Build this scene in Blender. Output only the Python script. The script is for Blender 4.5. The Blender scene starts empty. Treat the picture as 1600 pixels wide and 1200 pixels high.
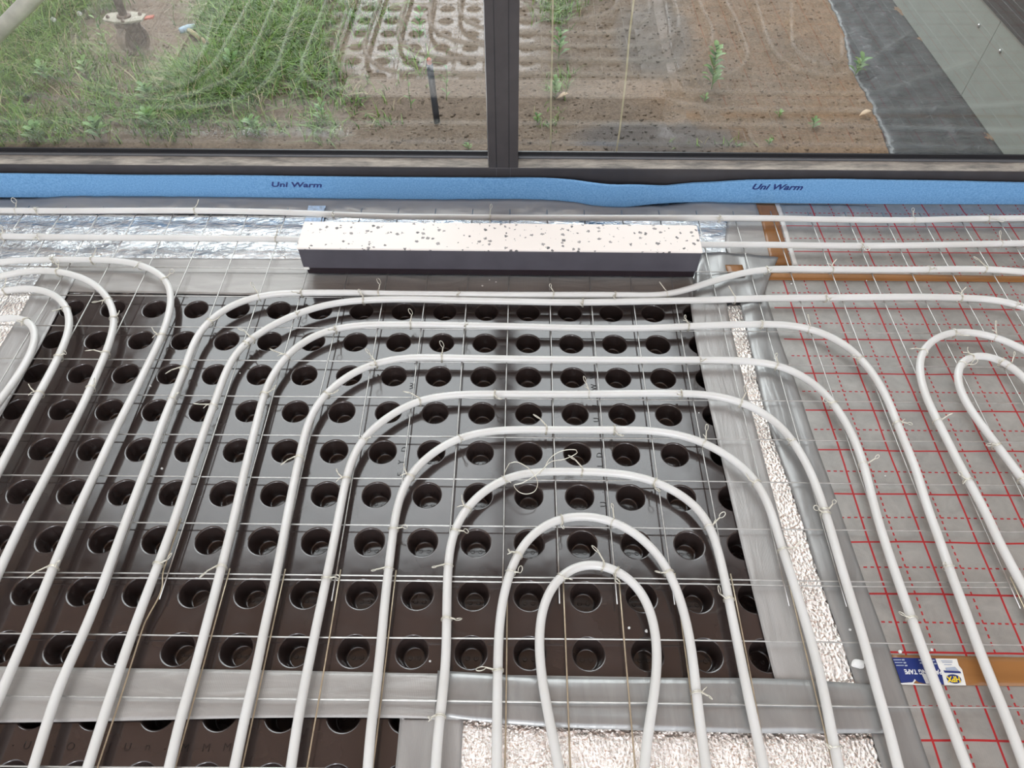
import bpy, bmesh, math, random
from mathutils import Vector, Matrix, noise
random.seed(7)
C = bpy.context.scene.collection
S = bpy.context.scene

# ------------------------------------------------------------------ camera
CX, CY, CH = 0.02016, -1.2053, 1.20412
PITCH, YAW, ROLL, FPX = 0.905219, -0.0087995, 0.0021017, 1099.254
_f = Vector((math.sin(YAW)*math.cos(PITCH), math.cos(YAW)*math.cos(PITCH), -math.sin(PITCH)))
_r0 = Vector((math.cos(YAW), -math.sin(YAW), 0)); _u0 = _r0.cross(_f)
_r = _r0*math.cos(ROLL)+_u0*math.sin(ROLL); _u = _r.cross(_f)
cam = bpy.data.cameras.new('camera'); camo = bpy.data.objects.new('camera', cam); C.objects.link(camo)
cam.sensor_fit = 'HORIZONTAL'; cam.sensor_width = 36; cam.lens = 36*FPX/1600; cam.clip_start = .02
m = Matrix.Identity(4)
for i, v in enumerate((_r, _u, -_f)):
    for k in range(3): m[k][i] = v[k]
m.translation = (CX, CY, CH); camo.matrix_world = m
S.camera = camo

# ------------------------------------------------------------------ world, light, exposure
S.view_settings.view_transform = 'Standard'; S.view_settings.look = 'None'
S.view_settings.gamma = 1; S.view_settings.use_curve_mapping = False
S.view_settings.exposure = -.26
SKY = 4.2
w = bpy.data.worlds.new('overcast_sky'); S.world = w; w.use_nodes = True
wn = w.node_tree; bg = wn.nodes['Background']
tc = wn.nodes.new('ShaderNodeTexCoord'); sp = wn.nodes.new('ShaderNodeSeparateXYZ')
wn.links.new(tc.outputs['Generated'], sp.inputs[0])
rp = wn.nodes.new('ShaderNodeValToRGB'); wn.links.new(sp.outputs['Z'], rp.inputs[0])
rp.color_ramp.elements[0].position = 0.0; rp.color_ramp.elements[0].color = (.16, .17, .15, 1)
rp.color_ramp.elements[1].position = 1.0; rp.color_ramp.elements[1].color = (.91, .93, 1, 1)
e = rp.color_ramp.elements.new(.06); e.color = (.80, .84, .88, 1)
nz = wn.nodes.new('ShaderNodeTexNoise'); nz.inputs['Scale'].default_value = 2.2; nz.inputs['Detail'].default_value = 3
wn.links.new(tc.outputs['Generated'], nz.inputs['Vector'])
mr = wn.nodes.new('ShaderNodeMapRange'); mr.inputs[3].default_value = .82*SKY; mr.inputs[4].default_value = 1.18*SKY
wn.links.new(nz.outputs[0], mr.inputs[0])
wn.links.new(rp.outputs[0], bg.inputs[0]); fr_ = wn.nodes.new('ShaderNodeMapRange'); wn.links.new(sp.outputs['Y'], fr_.inputs[0])     # brighter cloud on the garden side
fr_.inputs[1].default_value = -.5; fr_.inputs[2].default_value = .6; fr_.inputs[3].default_value = .62; fr_.inputs[4].default_value = 1.7
mu = wn.nodes.new('ShaderNodeMath'); mu.operation = 'MULTIPLY'; wn.links.new(mr.outputs[0], mu.inputs[0]); wn.links.new(fr_.outputs[0], mu.inputs[1])
wn.links.new(mu.outputs[0], bg.inputs[1])
sun = bpy.data.lights.new('sun', 'SUN'); sun.energy = .95; sun.angle = math.radians(14); sun.color = (.93, .96, 1)
suno = bpy.data.objects.new('sun', sun); C.objects.link(suno)
suno.rotation_euler = Vector((.10, .90, -.44)).to_track_quat('-Z', 'Y').to_euler()

# ------------------------------------------------------------------ pixel -> place
def ray(x, y): return _f*FPX+_r*(x-800)-_u*(y-600)
def W(x, y, z=0.0):
    d = ray(x, y); t = (z-CH)/d.z; return Vector((CX+d.x*t, CY+d.y*t, z))
def WY(x, y, Y):
    d = ray(x, y); t = (Y-CY)/d.y; return Vector((CX+d.x*t, Y, CH+d.z*t))
def WX(x, y, X):
    d = ray(x, y); t = (X-CX)/d.x; return Vector((X, CY+d.y*t, CH+d.z*t))

# ------------------------------------------------------------------ materials
class NT:
    def __init__(s, name):
        s.m = bpy.data.materials.new(name); s.m.use_nodes = True
        s.t = s.m.node_tree; s.b = s.t.nodes['Principled BSDF']; s.out = s.t.nodes['Material Output']
    def n(s, typ, **kw):
        q = s.t.nodes.new(typ)
        for k, v in kw.items(): setattr(q, k, v)
        return q
    def lk(s, a, b): s.t.links.new(a, b)
    def put(s, sock, v):
        if isinstance(v, bpy.types.NodeSocket): s.lk(v, sock)
        elif v is not None: sock.default_value = v
    def math(s, op, a, b=None, c=None):
        q = s.n('ShaderNodeMath', operation=op)
        for i, v in enumerate((a, b, c)):
            if v is not None: s.put(q.inputs[i], v)
        return q.outputs[0]
    def mix(s, f, a, b):
        q = s.n('ShaderNodeMix', data_type='RGBA')
        s.put(q.inputs[0], f)
        for i, v in ((6, a), (7, b)):
            if isinstance(v, tuple) and len(v) == 3: v = v+(1,)
            s.put(q.inputs[i], v)
        return q.outputs[2]
    def coord(s, out='Object', scale=(1, 1, 1)):
        t = s.n('ShaderNodeTexCoord'); mp = s.n('ShaderNodeMapping'); s.lk(t.outputs[out], mp.inputs[0])
        mp.inputs['Scale'].default_value = scale; return mp.outputs[0]
    def noise(s, sc, det=3, vec=None, dist=0, rough=.5):
        q = s.n('ShaderNodeTexNoise'); q.inputs['Scale'].default_value = sc; q.inputs['Detail'].default_value = det
        q.inputs['Distortion'].default_value = dist; q.inputs['Roughness'].default_value = rough
        s.lk(vec or s.coord(), q.inputs['Vector']); return q.outputs[0]
    def ramp(s, f, a, b, ca=0., cb=1.):
        q = s.n('ShaderNodeMapRange'); s.lk(f, q.inputs[0])
        for i, v in enumerate((a, b, ca, cb)): q.inputs[i+1].default_value = v
        return q.outputs[0]
    def bump(s, h, st=.3, d=.002, nrm=None):
        q = s.n('ShaderNodeBump'); q.inputs['Strength'].default_value = st; q.inputs['Distance'].default_value = d
        s.lk(h, q.inputs['Height'])
        if nrm: s.lk(nrm, q.inputs['Normal'])
        s.lk(q.outputs[0], s.b.inputs['Normal']); return q.outputs[0]
    def set(s, col=None, rough=None, metal=None, spec=None):
        if col is not None: s.put(s.b.inputs['Base Color'], col+(1,) if isinstance(col, tuple) and len(col) == 3 else col)
        if rough is not None: s.put(s.b.inputs['Roughness'], rough)
        if metal is not None: s.put(s.b.inputs['Metallic'], metal)
        if spec is not None: s.put(s.b.inputs['Specular IOR Level'], spec)
        return s
def simple(name, col, rough=.5, metal=0., var=0., sc=40, bst=0, bsc=200, bd=.001):
    q = NT(name); q.set(col, rough, metal)
    if var:
        f = q.noise(sc, 4)
        q.set(q.mix(q.ramp(f, .3, .7), tuple(c*(1-var) for c in col), tuple(min(1, c*(1+var)) for c in col)))
    if bst: q.bump(q.noise(bsc, 3), bst, bd)
    return q.m
M = {}
q = NT('milky_pipe_plastic'); q.set(q.mix(q.ramp(q.noise(9, 2), .35, .65), (.66, .65, .63), (.71, .705, .69)), .27)
q.b.inputs['Subsurface Weight'].default_value = .5; q.b.inputs['Subsurface Radius'].default_value = (.010, .010, .009)
q.b.inputs['Subsurface Scale'].default_value = 1.0
M['pipe'] = q.m
M['wire'] = simple('galvanised_steel', (.50, .49, .47), .32, .85, .15, 60)
M['rod'] = simple('bronze_tinted_steel', (.62, .52, .38), .35, .7, .2, 50)
M['tie'] = simple('soft_tie_wire', (.74, .71, .62), .35, .6)
q = NT('dark_glossy_plastic'); q.set(q.mix(q.ramp(q.noise(7, 4), .35, .7), (.032, .022, .020), (.044, .032, .030)), q.ramp(q.noise(25, 4), .3, .7, .09, .17), 0, 1.0)
q.bump(q.noise(14, 2), .10, .004)
M['mat'] = q.m
M['emboss'] = simple('embossed_plastic', (.022, .017, .016), .2)
M['printdark'] = simple('dark_marking', (.012, .011, .012), .5)
q = NT('crinkled_foil')
v = q.coord(); n1 = q.noise(120, 5, v, 2.0, .6); n2 = q.noise(6, 2, v, .8)
q.set((1.0, .93, .88), .16, 1.0)  # warm tint put into the metal colour for the timber ceiling it mirrors
vr = q.n('ShaderNodeTexVoronoi'); vr.inputs['Scale'].default_value = 170; q.lk(q.coord(scale=(1, .8, 1)), vr.inputs['Vector'])
q.bump(q.math('ADD', q.math('ADD', n1, q.math('MULTIPLY', n2, 3.5)), q.math('MULTIPLY', vr.outputs['Distance'], .9)), .8, .0035)
M['foil'] = q.m
q = NT('smooth_crumpled_foil')
v = q.coord(scale=(.45, 1, 1)); n1 = q.noise(60, 5, v, 1.6, .6); n2 = q.noise(9, 3, v, .9)
q.set((.90, .91, .92), .14, 1.0)
q.bump(q.math('ADD', n1, q.math('MULTIPLY', n2, 3.0)), .9, .006)
M['foil2'] = q.m
def tape_mat(name, col, metal, rough, sx, sy, st=.35, rib=True):
    q = NT(name); v = q.coord(scale=(sx, sy, 1))
    n2 = q.noise(16, 4, v, .8)
    q.set(q.mix(q.ramp(n2, .3, .7), tuple(c*.88 for c in col), tuple(c*1.1 for c in col)), rough, metal)
    h = n2
    if rib:
        v2 = q.coord(); s = q.n('ShaderNodeSeparateXYZ'); q.lk(v2, s.inputs[0])
        wv = q.math('SINE', q.math('MULTIPLY', s.outputs[0], 2200.))
        h = q.math('ADD', q.math('MULTIPLY', n2, 6.), q.math('MULTIPLY', wv, .12))
    q.bump(h, st, .0016); return q.m
M['duct'] = tape_mat('silver_duct_tape', (.37, .355, .34), .15, .36, .35, 2.0)
M['ductv'] = tape_mat('silver_duct_tape_lengthwise', (.40, .39, .38), .2, .34, 2.0, .35)
M['duct2'] = tape_mat('wrinkled_silver_tape', (.34, .34, .335), .4, .3, 2.6, .5, .7, False)
M['brown'] = tape_mat('brown_packing_tape', (.30, .135, .045), .0, .22, .3, 1.6, .22, False)
M['film'] = tape_mat('grey_skirt_film', (.36, .345, .33), .15, .33, .3, 1.6, .6, False)
M['paper'] = simple('white_paper', (.74, .73, .70), .6, 0, .06, 60)
M['navy'] = simple('navy_print', (.018, .035, .17), .3)
M['yellow'] = simple('yellow_print', (.85, .62, .02), .35)
M['white'] = simple('white_print', (.8, .8, .8), .4)
M['palegrey'] = simple('grey_print', (.35, .40, .5), .5)
M['sticker'] = simple('pale_blue_sticker', (.42, .55, .72), .4, 0, .25, 120)

def grid_sheet(name, x0, y0, p, xmin, ydash=None, base=(.40, .39, .37)):
    q = NT(name); s = q.n('ShaderNodeSeparateXYZ'); q.lk(q.coord(), s.inputs[0]); X, Y = s.outputs[0], s.outputs[1]
    wob = q.math('MULTIPLY', q.math('SUBTRACT', q.noise(6, 2), .5), .006)
    X = q.math('ADD', X, wob); Y = q.math('ADD', Y, wob)
    def near(c, o, per, wd):
        t = q.math('FRACT', q.math('ADD', q.math('DIVIDE', q.math('SUBTRACT', c, o), per), 100.5))
        return q.math('LESS_THAN', q.math('ABSOLUTE', q.math('SUBTRACT', t, .5)), wd/per/2)
    def dash(c, o): return near(c, o, p/8, p/8*.52)
    okx = q.math('GREATER_THAN', X, xmin); okv = q.math('GREATER_THAN', X, x0-.004)
    a = q.math('MULTIPLY', near(X, x0, p, .0036), okv)
    b = q.math('MULTIPLY', near(Y, y0, p, .0034), okx)
    c = q.math('MULTIPLY', q.math('MULTIPLY', near(X, x0+p/2, p, .003), dash(Y, y0+.003)), okv)
    d = q.math('MULTIPLY', q.math('MULTIPLY', near(Y, y0+p/2, p, .0028), dash(X, x0+.003)), q.math('GREATER_THAN', X, xmin+.004))
    red = q.math('MAXIMUM', q.math('MAXIMUM', a, b), q.math('MAXIMUM', c, d))
    nn = q.noise(28, 5, None, .5, .6)
    col = q.mix(q.ramp(nn, .25, .75), tuple(k*.82 for k in base), tuple(k*1.15 for k in base))
    q.set(q.mix(red, col, (.40, .018, .022)), .38, q.math('SUBTRACT', .45, q.math('MULTIPLY', red, .45)))
    wv = q.math('MULTIPLY', q.math('SINE', q.math('MULTIPLY', X, 1800.)), .05)
    q.bump(q.math('ADD', nn, wv), .3, .0025); return q.m
M['gridA'] = grid_sheet('red_gridded_foil_rear', .8246, .1925, .1027, .56)
M['gridB'] = grid_sheet('red_gridded_foil_middle', .6836, -.0098, .1013, .640)
M['gridC'] = grid_sheet('red_gridded_foil_front', .6803, -.9562, .1018, .650)

q = NT('blue_edge_foam'); nn = q.noise(260, 3)
q.set(q.mix(q.ramp(nn, .3, .7), (.11, .28, .53), (.19, .40, .67)), .75); q.bump(nn, .5, .0015); M['foam'] = q.m
q = NT('speckled_white_face'); v = q.coord()
vo = q.n('ShaderNodeTexVoronoi'); vo.inputs['Scale'].default_value = 80; vo.inputs['Randomness'].default_value = 1
nd = q.n('ShaderNodeTexNoise'); nd.inputs['Scale'].default_value = 240; q.lk(v, nd.inputs[0])
vm = q.n('ShaderNodeVectorMath', operation='SCALE'); q.lk(nd.outputs['Color'], vm.inputs[0]); vm.inputs['Scale'].default_value = .009
va = q.n('ShaderNodeVectorMath', operation='ADD'); q.lk(v, va.inputs[0]); q.lk(vm.outputs[0], va.inputs[1]); q.lk(va.outputs[0], vo.inputs['Vector'])
sc = q.n('ShaderNodeSeparateColor'); q.lk(vo.outputs['Color'], sc.inputs[0])
thr = q.ramp(sc.outputs[0], .35, 1., .02, .42)
spk = q.math('LESS_THAN', vo.outputs['Distance'], thr)
dk = q.mix(sc.outputs[1], (.09, .085, .085), (.33, .30, .29))
q.set(q.mix(spk, (.86, .79, .74), dk), .55); q.bump(q.noise(150, 3), .15, .001); M['speckle'] = q.m
M['casing'] = simple('anthracite_plastic', (.075, .07, .085), .4, 0, .1, 20)
M['lip'] = simple('black_plastic_lip', (.018, .012, .016), .3)
M['frame'] = simple('anthracite_frame', (.060, .054, .056), .42, .2, .08, 30)
M['gasket'] = simple('black_gasket', (.012, .012, .015), .35)
M['bead'] = simple('grey_glazing_bead', (.13, .135, .145), .35, .3)
q = NT('dusty_ledge'); q.set(q.mix(q.ramp(q.noise(40, 6, q.coord(scale=(.25, 1, 1)), 0, .7), .35, .7), (.14, .13, .12), (.48, .43, .37)), .8); M['ledge'] = q.m

gm = NT('window_glass'); t = gm.t
geo = gm.n('ShaderNodeNewGeometry'); dp = gm.n('ShaderNodeVectorMath', operation='DOT_PRODUCT')
gm.lk(geo.outputs['Incoming'], dp.inputs[0]); gm.lk(geo.outputs['Normal'], dp.inputs[1])
F = gm.math('ADD', .042, gm.math('MULTIPLY', .95, gm.math('POWER', gm.math('SUBTRACT', 1., gm.math('ABSOLUTE', dp.outputs['Value'])), 5.)))
F = gm.math('MINIMUM', gm.math('MULTIPLY', F, 2.2), 1.)
gl = gm.n('ShaderNodeBsdfGlossy'); gl.inputs['Roughness'].default_value = .012
bn = gm.n('ShaderNodeBump'); bn.inputs['Strength'].default_value = .012; bn.inputs['Distance'].default_value = .01
gm.lk(gm.noise(3, 2), bn.inputs['Height']); gm.lk(bn.outputs[0], gl.inputs['Normal'])
tr = gm.n('ShaderNodeBsdfTransparent'); tr.inputs[0].default_value = (.95, .97, .95, 1)
mx = gm.n('ShaderNodeMixShader'); gm.lk(F, mx.inputs[0]); gm.lk(tr.outputs[0], mx.inputs[1]); gm.lk(gl.outputs[0], mx.inputs[2])
gm.lk(mx.outputs[0], gm.out.inputs[0]); M['glass'] = gm.m

q = NT('sandy_soil'); v = q.coord(); s = q.n('ShaderNodeSeparateXYZ'); q.lk(v, s.inputs[0])
n1 = q.noise(2.6, 4, v, .3); n2 = q.noise(95, 7, v, .3, .85)
ox = q.math('ADD', q.ramp(s.outputs[0], .1, .9, -.10, .30), n1)
c1 = q.mix(q.ramp(n2, .3, .72), (.07, .050, .036), (.34, .25, .18))
c2 = q.mix(q.ramp(n2, .3, .72), (.13, .075, .04), (.42, .265, .155))
col = q.mix(q.ramp(ox, .55, .95), c1, c2)
def patch(cx, cy, rx, ry, colr, base, amt=.85):
    dx = q.math('DIVIDE', q.math('SUBTRACT', s.outputs[0], cx), rx); dy = q.math('DIVIDE', q.math('SUBTRACT', s.outputs[1], cy), ry)
    d = q.math('ADD', q.math('ADD', q.math('MULTIPLY', dx, dx), q.math('MULTIPLY', dy, dy)), q.math('MULTIPLY', n1, .8))
    return q.mix(q.ramp(d, .9, 1.6, amt, 0.), base, colr)
col = patch(.49, .92, .30, .10, (.12, .105, .10), col)
col = patch(.55, 1.55, .16, .30, (.16, .14, .125), col, .7)
col = patch(-.9, 1.45, .3, .4, (.33, .25, .18), col, .5)
q.set(col, .95); q.bump(q.noise(150, 6, v, 0, .75), .9, .008); M['soil'] = q.m
q = NT('black_membrane'); v = q.coord(scale=(1, 2.2, 1)); n1 = q.noise(12, 4, v, 1.2)
q.set((.045, .047, .05), .33); q.bump(n1, .8, .012); M['dpm'] = q.m
M['panel'] = simple('pale_fibre_cement', (.28, .295, .265), .6, 0, .05, 15, .1, 100)
M['brick'] = simple('dark_brown_brick', (.085, .058, .048), .8, 0, .3, 9)
M['clad'] = simple('dark_cladding', (.05, .05, .052), .4)
M['steel'] = simple('brushed_steel', (.6, .6, .6), .3, 1)
M['alu'] = simple('worn_aluminium', (.78, .75, .70), .45, .3, .15, 20, .1, 120)
M['rust'] = simple('rusty_dusty_steel', (.17, .125, .10), .7, .3, .3, 60)
M['dust'] = simple('dusty_cast_plate', (.36, .33, .27), .7, .2, .2, 50)
M['wheel'] = simple('worn_wheel_rubber', (.28, .215, .18), .7, 0, .2, 40)
M['red'] = simple('faded_red_lever', (.45, .12, .08), .5)
def grass_mat(name, a, b):
    q = NT(name); oi = q.n('ShaderNodeNewGeometry')
    q.set(q.mix(oi.outputs['Random Per Island'], a, b), .55)
    q.b.inputs['Subsurface Weight'].default_value = 0
    return q.m
M['grass'] = grass_mat('grass_blades', (.035, .10, .010), (.19, .33, .045))
M['straw'] = grass_mat('dry_blades', (.22, .17, .09), (.42, .36, .20))
M['weed'] = grass_mat('weed_leaves', (.06, .16, .035), (.18, .30, .08))
M['strand'] = simple('tan_strand', (.62, .52, .36), .6)
M['puff'] = simple('seed_fluff', (.75, .75, .72), .9)
M['post'] = simple('dark_stake', (.05, .055, .07), .5)
M['wood'] = simple('pale_wood', (.50, .38, .24), .6, 0, .15, 50)
M['leaf'] = simple('dry_leaf', (.50, .36, .24), .7)
M['eps'] = simple('white_foam_crumb', (.85, .85, .84), .8)
M['concrete'] = simple('raw_concrete', (.55, .52, .48), .85, 0, .15, 12)
M['plaster'] = simple('grey_plaster', (.66, .62, .57), .85, 0, .08, 8)
M['ceil'] = simple('bare_timber_ceiling', (.85, .62, .50), .7, 0, .1, 6)
M['board'] = simple('foam_board_core', (.30, .29, .27), .8)

# ------------------------------------------------------------------ helpers
def mk(name, verts, faces, mat, parent=None, smooth=False, mats=None, fmi=None):
    me = bpy.data.meshes.new(name); me.from_pydata([tuple(v) for v in verts], [], faces)
    for mm in (mats or [mat]): me.materials.append(mm)
    if fmi:
        for p, i in zip(me.polygons, fmi): p.material_index = i
    if smooth:
        for p in me.polygons: p.use_smooth = True
    me.update()
    o = bpy.data.objects.new(name, me); C.objects.link(o)
    if parent: o.parent = parent
    return o
def thing(name, label, cat, loc=(0, 0, 0), group=None):
    o = bpy.data.objects.new(name, None); C.objects.link(o); o.location = loc; o.empty_display_size = .05
    return tag(o, label, cat, group)
def tag(o, label, cat, group=None, kind=None):
    o['label'] = label; o['category'] = cat
    if group: o['group'] = group
    if kind: o['kind'] = kind
    return o
def struct(o): o['kind'] = 'structure'; return o
class G:
    """geometry collector for one mesh"""
    def __init__(s): s.v = []; s.f = []; s.mi = []
    def add(s, vs, fs, mi=0):
        n = len(s.v); s.v += [Vector(v) for v in vs]; s.f += [tuple(i+n for i in f) for f in fs]; s.mi += [mi]*len(fs)
    def box(s, a, b, mi=0):
        x0, y0, z0 = a; x1, y1, z1 = b
        s.add([(x0,y0,z0),(x1,y0,z0),(x1,y1,z0),(x0,y1,z0),(x0,y0,z1),(x1,y0,z1),(x1,y1,z1),(x0,y1,z1)],
              [(0,3,2,1),(4,5,6,7),(0,1,5,4),(1,2,6,5),(2,3,7,6),(3,0,4,7)], mi)
    def tube(s, pts, r, n=8, cap=True, mi=0):
        pts = [Vector(p) for p in pts]; N = len(pts)
        rr = r if callable(r) else (lambda k: r)
        t0 = (pts[1]-pts[0]).normalized()
        up = Vector((0, 0, 1)) if abs(t0.z) < .9 else Vector((0, 1, 0))
        nrm = (up-t0*up.dot(t0)).normalized(); vs = []
        for k in range(N):
            t = (pts[min(k+1, N-1)]-pts[max(k-1, 0)]).normalized()
            nrm = nrm-t*nrm.dot(t)
            nrm = nrm.normalized() if nrm.length > 1e-6 else t.orthogonal().normalized()
            bi = t.cross(nrm)
            for a in range(n):
                an = 2*math.pi*a/n
                vs.append(pts[k]+(nrm*math.cos(an)+bi*math.sin(an))*rr(k))
        fs = []
        for k in range(N-1):
            for a in range(n):
                b = (a+1) % n; fs.append((k*n+a, k*n+b, (k+1)*n+b, (k+1)*n+a))
        if cap: fs.append(tuple(range(n))[::-1]); fs.append(tuple((N-1)*n+a for a in range(n)))
        s.add(vs, fs, mi)
    def build(s, name, mat, parent=None, smooth=False, mats=None):
        return mk(name, s.v, s.f, mat, parent, smooth, mats, s.mi if mats else None)
def bev(o, wd=.002, seg=2):
    b = o.modifiers.new('bevel', 'BEVEL'); b.width = wd; b.segments = seg; b.limit_method = 'ANGLE'; return o
def box(name, a, b, mat, parent=None, bv=0):
    g = G(); g.box(a, b); o = g.build(name, mat, parent)
    if bv: bev(o, bv)
    return o
def catmull(P, step=.01):
    P = [Vector(p) for p in P]; out = []
    Q = [P[0]*2-P[1]]+P+[P[-1]*2-P[-2]]
    for i in range(1, len(Q)-2):
        a, b, c, d = Q[i-1:i+3]; n = max(1, int((c-b).length/step))
        for k in range(n):
            t = k/n
            out.append(.5*((2*b)+(c-a)*t+(2*a-5*b+4*c-d)*t*t+(3*b-a-3*c+d)*t**3))
    out.append(P[-1]); return out
def smooth(P, it=3):
    for _ in range(it):
        P = [P[0]]+[(P[i-1]+2*P[i]+P[i+1])/4 for i in range(1, len(P)-1)]+[P[-1]]
    return P
def text_mesh(body, size, shear=0, offset=0, extrude=.0002, spacing=1.0):
    cu = bpy.data.curves.new('t', 'FONT'); cu.body = body; cu.size = size; cu.shear = shear; cu.offset = offset
    cu.extrude = extrude; cu.align_x = 'CENTER'; cu.align_y = 'CENTER'; cu.space_character = spacing; cu.resolution_u = 3
    o = bpy.data.objects.new('t', cu); C.objects.link(o)
    dg = bpy.context.evaluated_depsgraph_get(); me = bpy.data.meshes.new_from_object(o.evaluated_get(dg))
    bpy.data.objects.remove(o); bpy.data.curves.remove(cu); return me
def text_obj(name, body, size, mat, loc, rx=0, rz=0, parent=None, sx=1, sy=1, **kw):
    me = text_mesh(body, size, **kw); me.name = name; me.materials.clear(); me.materials.append(mat)
    mt = Matrix.Translation(loc) @ Matrix.Rotation(rz, 4, 'Z') @ Matrix.Rotation(rx, 4, 'X') @ Matrix.Diagonal((sx, sy, 1, 1))
    me.transform(mt); o = bpy.data.objects.new(name, me); C.objects.link(o)
    if parent: o.parent = parent
    return o

# ================================================================== STRUCTURE
ZG = -.15                                  # garden level
YF = .41                                   # front of the window frame
XL, XR = -2.45, 1.60                       # window opening
struct(box('floor', (-3.3, -3.2, -.16), (3.3, YF+.10, -.075), M['concrete']))
struct(box('ceiling', (-3.3, -2.5, 2.95), (3.3, YF+.12, 3.10), M['ceil']))
struct(box('wall_left', (-3.45, -3.2, -.16), (-3.3, YF+.30, 2.95), M['plaster']))
struct(box('wall_right', (3.3, -3.2, -.16), (3.45, YF+.30, 2.95), M['plaster']))
g = G()
g.box((-3.3, YF+.0, -.075), (XL, YF+.30, 2.95)); g.box((XR, YF, -.075), (3.3, YF+.30, 2.95)); g.box((XL, YF, 2.78), (XR, YF+.12, 2.95))
struct(g.build('wall_back', M['plaster']))
# window frame: sill body, ledge, bead, gasket, mullion, jambs
ZL = .082; MX0, MX1 = -.0574, .0208
fr = struct(bpy.data.objects.new('window_1', None)); C.objects.link(fr); fr.location = (0, YF, 0)
def part(o, par): o.parent = par; o.matrix_parent_inverse = Matrix.Translation(par.location).inverted(); return o
bottom = bev(box('bottom_rail', (XL, YF, -.075), (XR, YF+.062, ZL), M['frame']), .0015); part(bottom, fr)
part(box('outer_sill', (XL, YF+.062, -.10), (XR, YF+.12, .030), M['frame']), fr)
part(box('sill_ledge_dust', (XL+.04, YF+.001, ZL-.0002), (MX0-.0005, YF+.040, ZL+.0008), M['ledge']), fr)
part(box('sill_ledge_dust', (MX1+.0005, YF+.001, ZL-.0002), (XR-.04, YF+.040, ZL+.0008), M['ledge']), fr)
for a, b in ((XL, MX0), (MX1, XR)):
    part(bev(box('glazing_bead', (a, YF+.040, ZL), (b, YF+.0615, ZL+.007), M['bead']), .0015), fr)
    part(box('gasket', (a, YF+.047, ZL+.0065), (b, YF+.0515, ZL+.018), M['gasket']), fr)
part(bev(box('mullion', (MX0, YF+.0005, ZL-.001), (MX1, YF+.12, 2.70), M['frame']), .0012), fr)
for xx in (-.0365, -.0032):
    part(box('mullion_seam', (xx-.0008, YF-.0002, ZL-.001), (xx+.0008, YF+.004, 2.70), M['gasket']), fr)
for xx in (-.037, .0):
    part(box('corner_joint_line', (xx-.0004, YF-.0003, -.02), (xx+.0004, YF+.003, ZL), M['bead']), fr)
part(box('head_rail', (XL, YF, 2.70), (XR, YF+.12, 2.78), M['frame']), fr)
part(box('left_jamb', (XL, YF, ZL), (XL+.06, YF+.12, 2.70), M['frame']), fr)
part(box('right_jamb', (XR-.06, YF, ZL), (XR, YF+.12, 2.70), M['frame']), fr)
part(box('edge_trim', (MX0-.0022, YF+.010, ZL), (MX0-.0002, YF+.06, 2.70), M['steel']), fr)
for a, b in ((XL+.06, MX0-.0002), (MX1+.0002, XR-.06)):
    part(box('glass_pane', (a, YF+.052, ZL+.0072), (b, YF+.057, 2.70), M['glass']), fr)

# ================================================================== OUTSIDE
def gh(x, y):
    """height of the garden soil"""
    z = ZG+.010*(noise.noise(Vector((x*5, y*5, 1)))) + .008*noise.noise(Vector((x*19, y*19, 5)))+.0045*noise.noise(Vector((x*60, y*60, 9)))
    d = ((x-.75)/.45)**2+((y-1.75)/.6)**2
    z += .06*math.exp(-d*1.4)*(1+.4*noise.noise(Vector((x*7, y*7, 3))))
    d = ((x-.49)/.24)**2+((y-.865)/.06)**2
    z -= .02*math.exp(-d)
    return z
def grid_patch(name, x0, x1, y0, y1, st, mat, hf):
    nx = int((x1-x0)/st); ny = int((y1-y0)/st); vs = []; fs = []
    for j in range(ny+1):
        for i in range(nx+1):
            x = x0+(x1-x0)*i/nx; y = y0+(y1-y0)*j/ny; vs.append((x, y, hf(x, y)))
    for j in range(ny):
        for i in range(nx):
            a = j*(nx+1)+i; fs.append((a, a+1, a+nx+2, a+nx+1))
    return mk(name, vs, fs, mat, smooth=True)
o = struct(grid_patch('garden_ground', -2.6, 1.9, YF+.12, 2.7, .011, M['soil'], gh)); 
g = G(); g.add([(-25, 2.68, ZG-.02), (25, 2.68, ZG-.02), (25, 40, ZG-.02), (-25, 40, ZG-.02)], [(0, 1, 2, 3)])
g.add([(-25, YF+.12, ZG-.02), (-2.58, YF+.12, ZG-.02), (-2.58, 2.68, ZG-.02), (-25, 2.68, ZG-.02)], [(0, 1, 2, 3)])
g.add([(1.88, YF+.12, ZG-.02), (25, YF+.12, ZG-.02), (25, 2.68, ZG-.02), (1.88, 2.68, ZG-.02)], [(0, 1, 2, 3)])
struct(g.build('garden_ground_far', M['soil']))
g = G(); g.add([(-25, -25, ZG-.03), (25, -25, ZG-.03), (25, -3.2, ZG-.03), (-25, -3.2, ZG-.03)], [(0, 1, 2, 3)]); struct(g.build('ground_behind', M['soil']))

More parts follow.
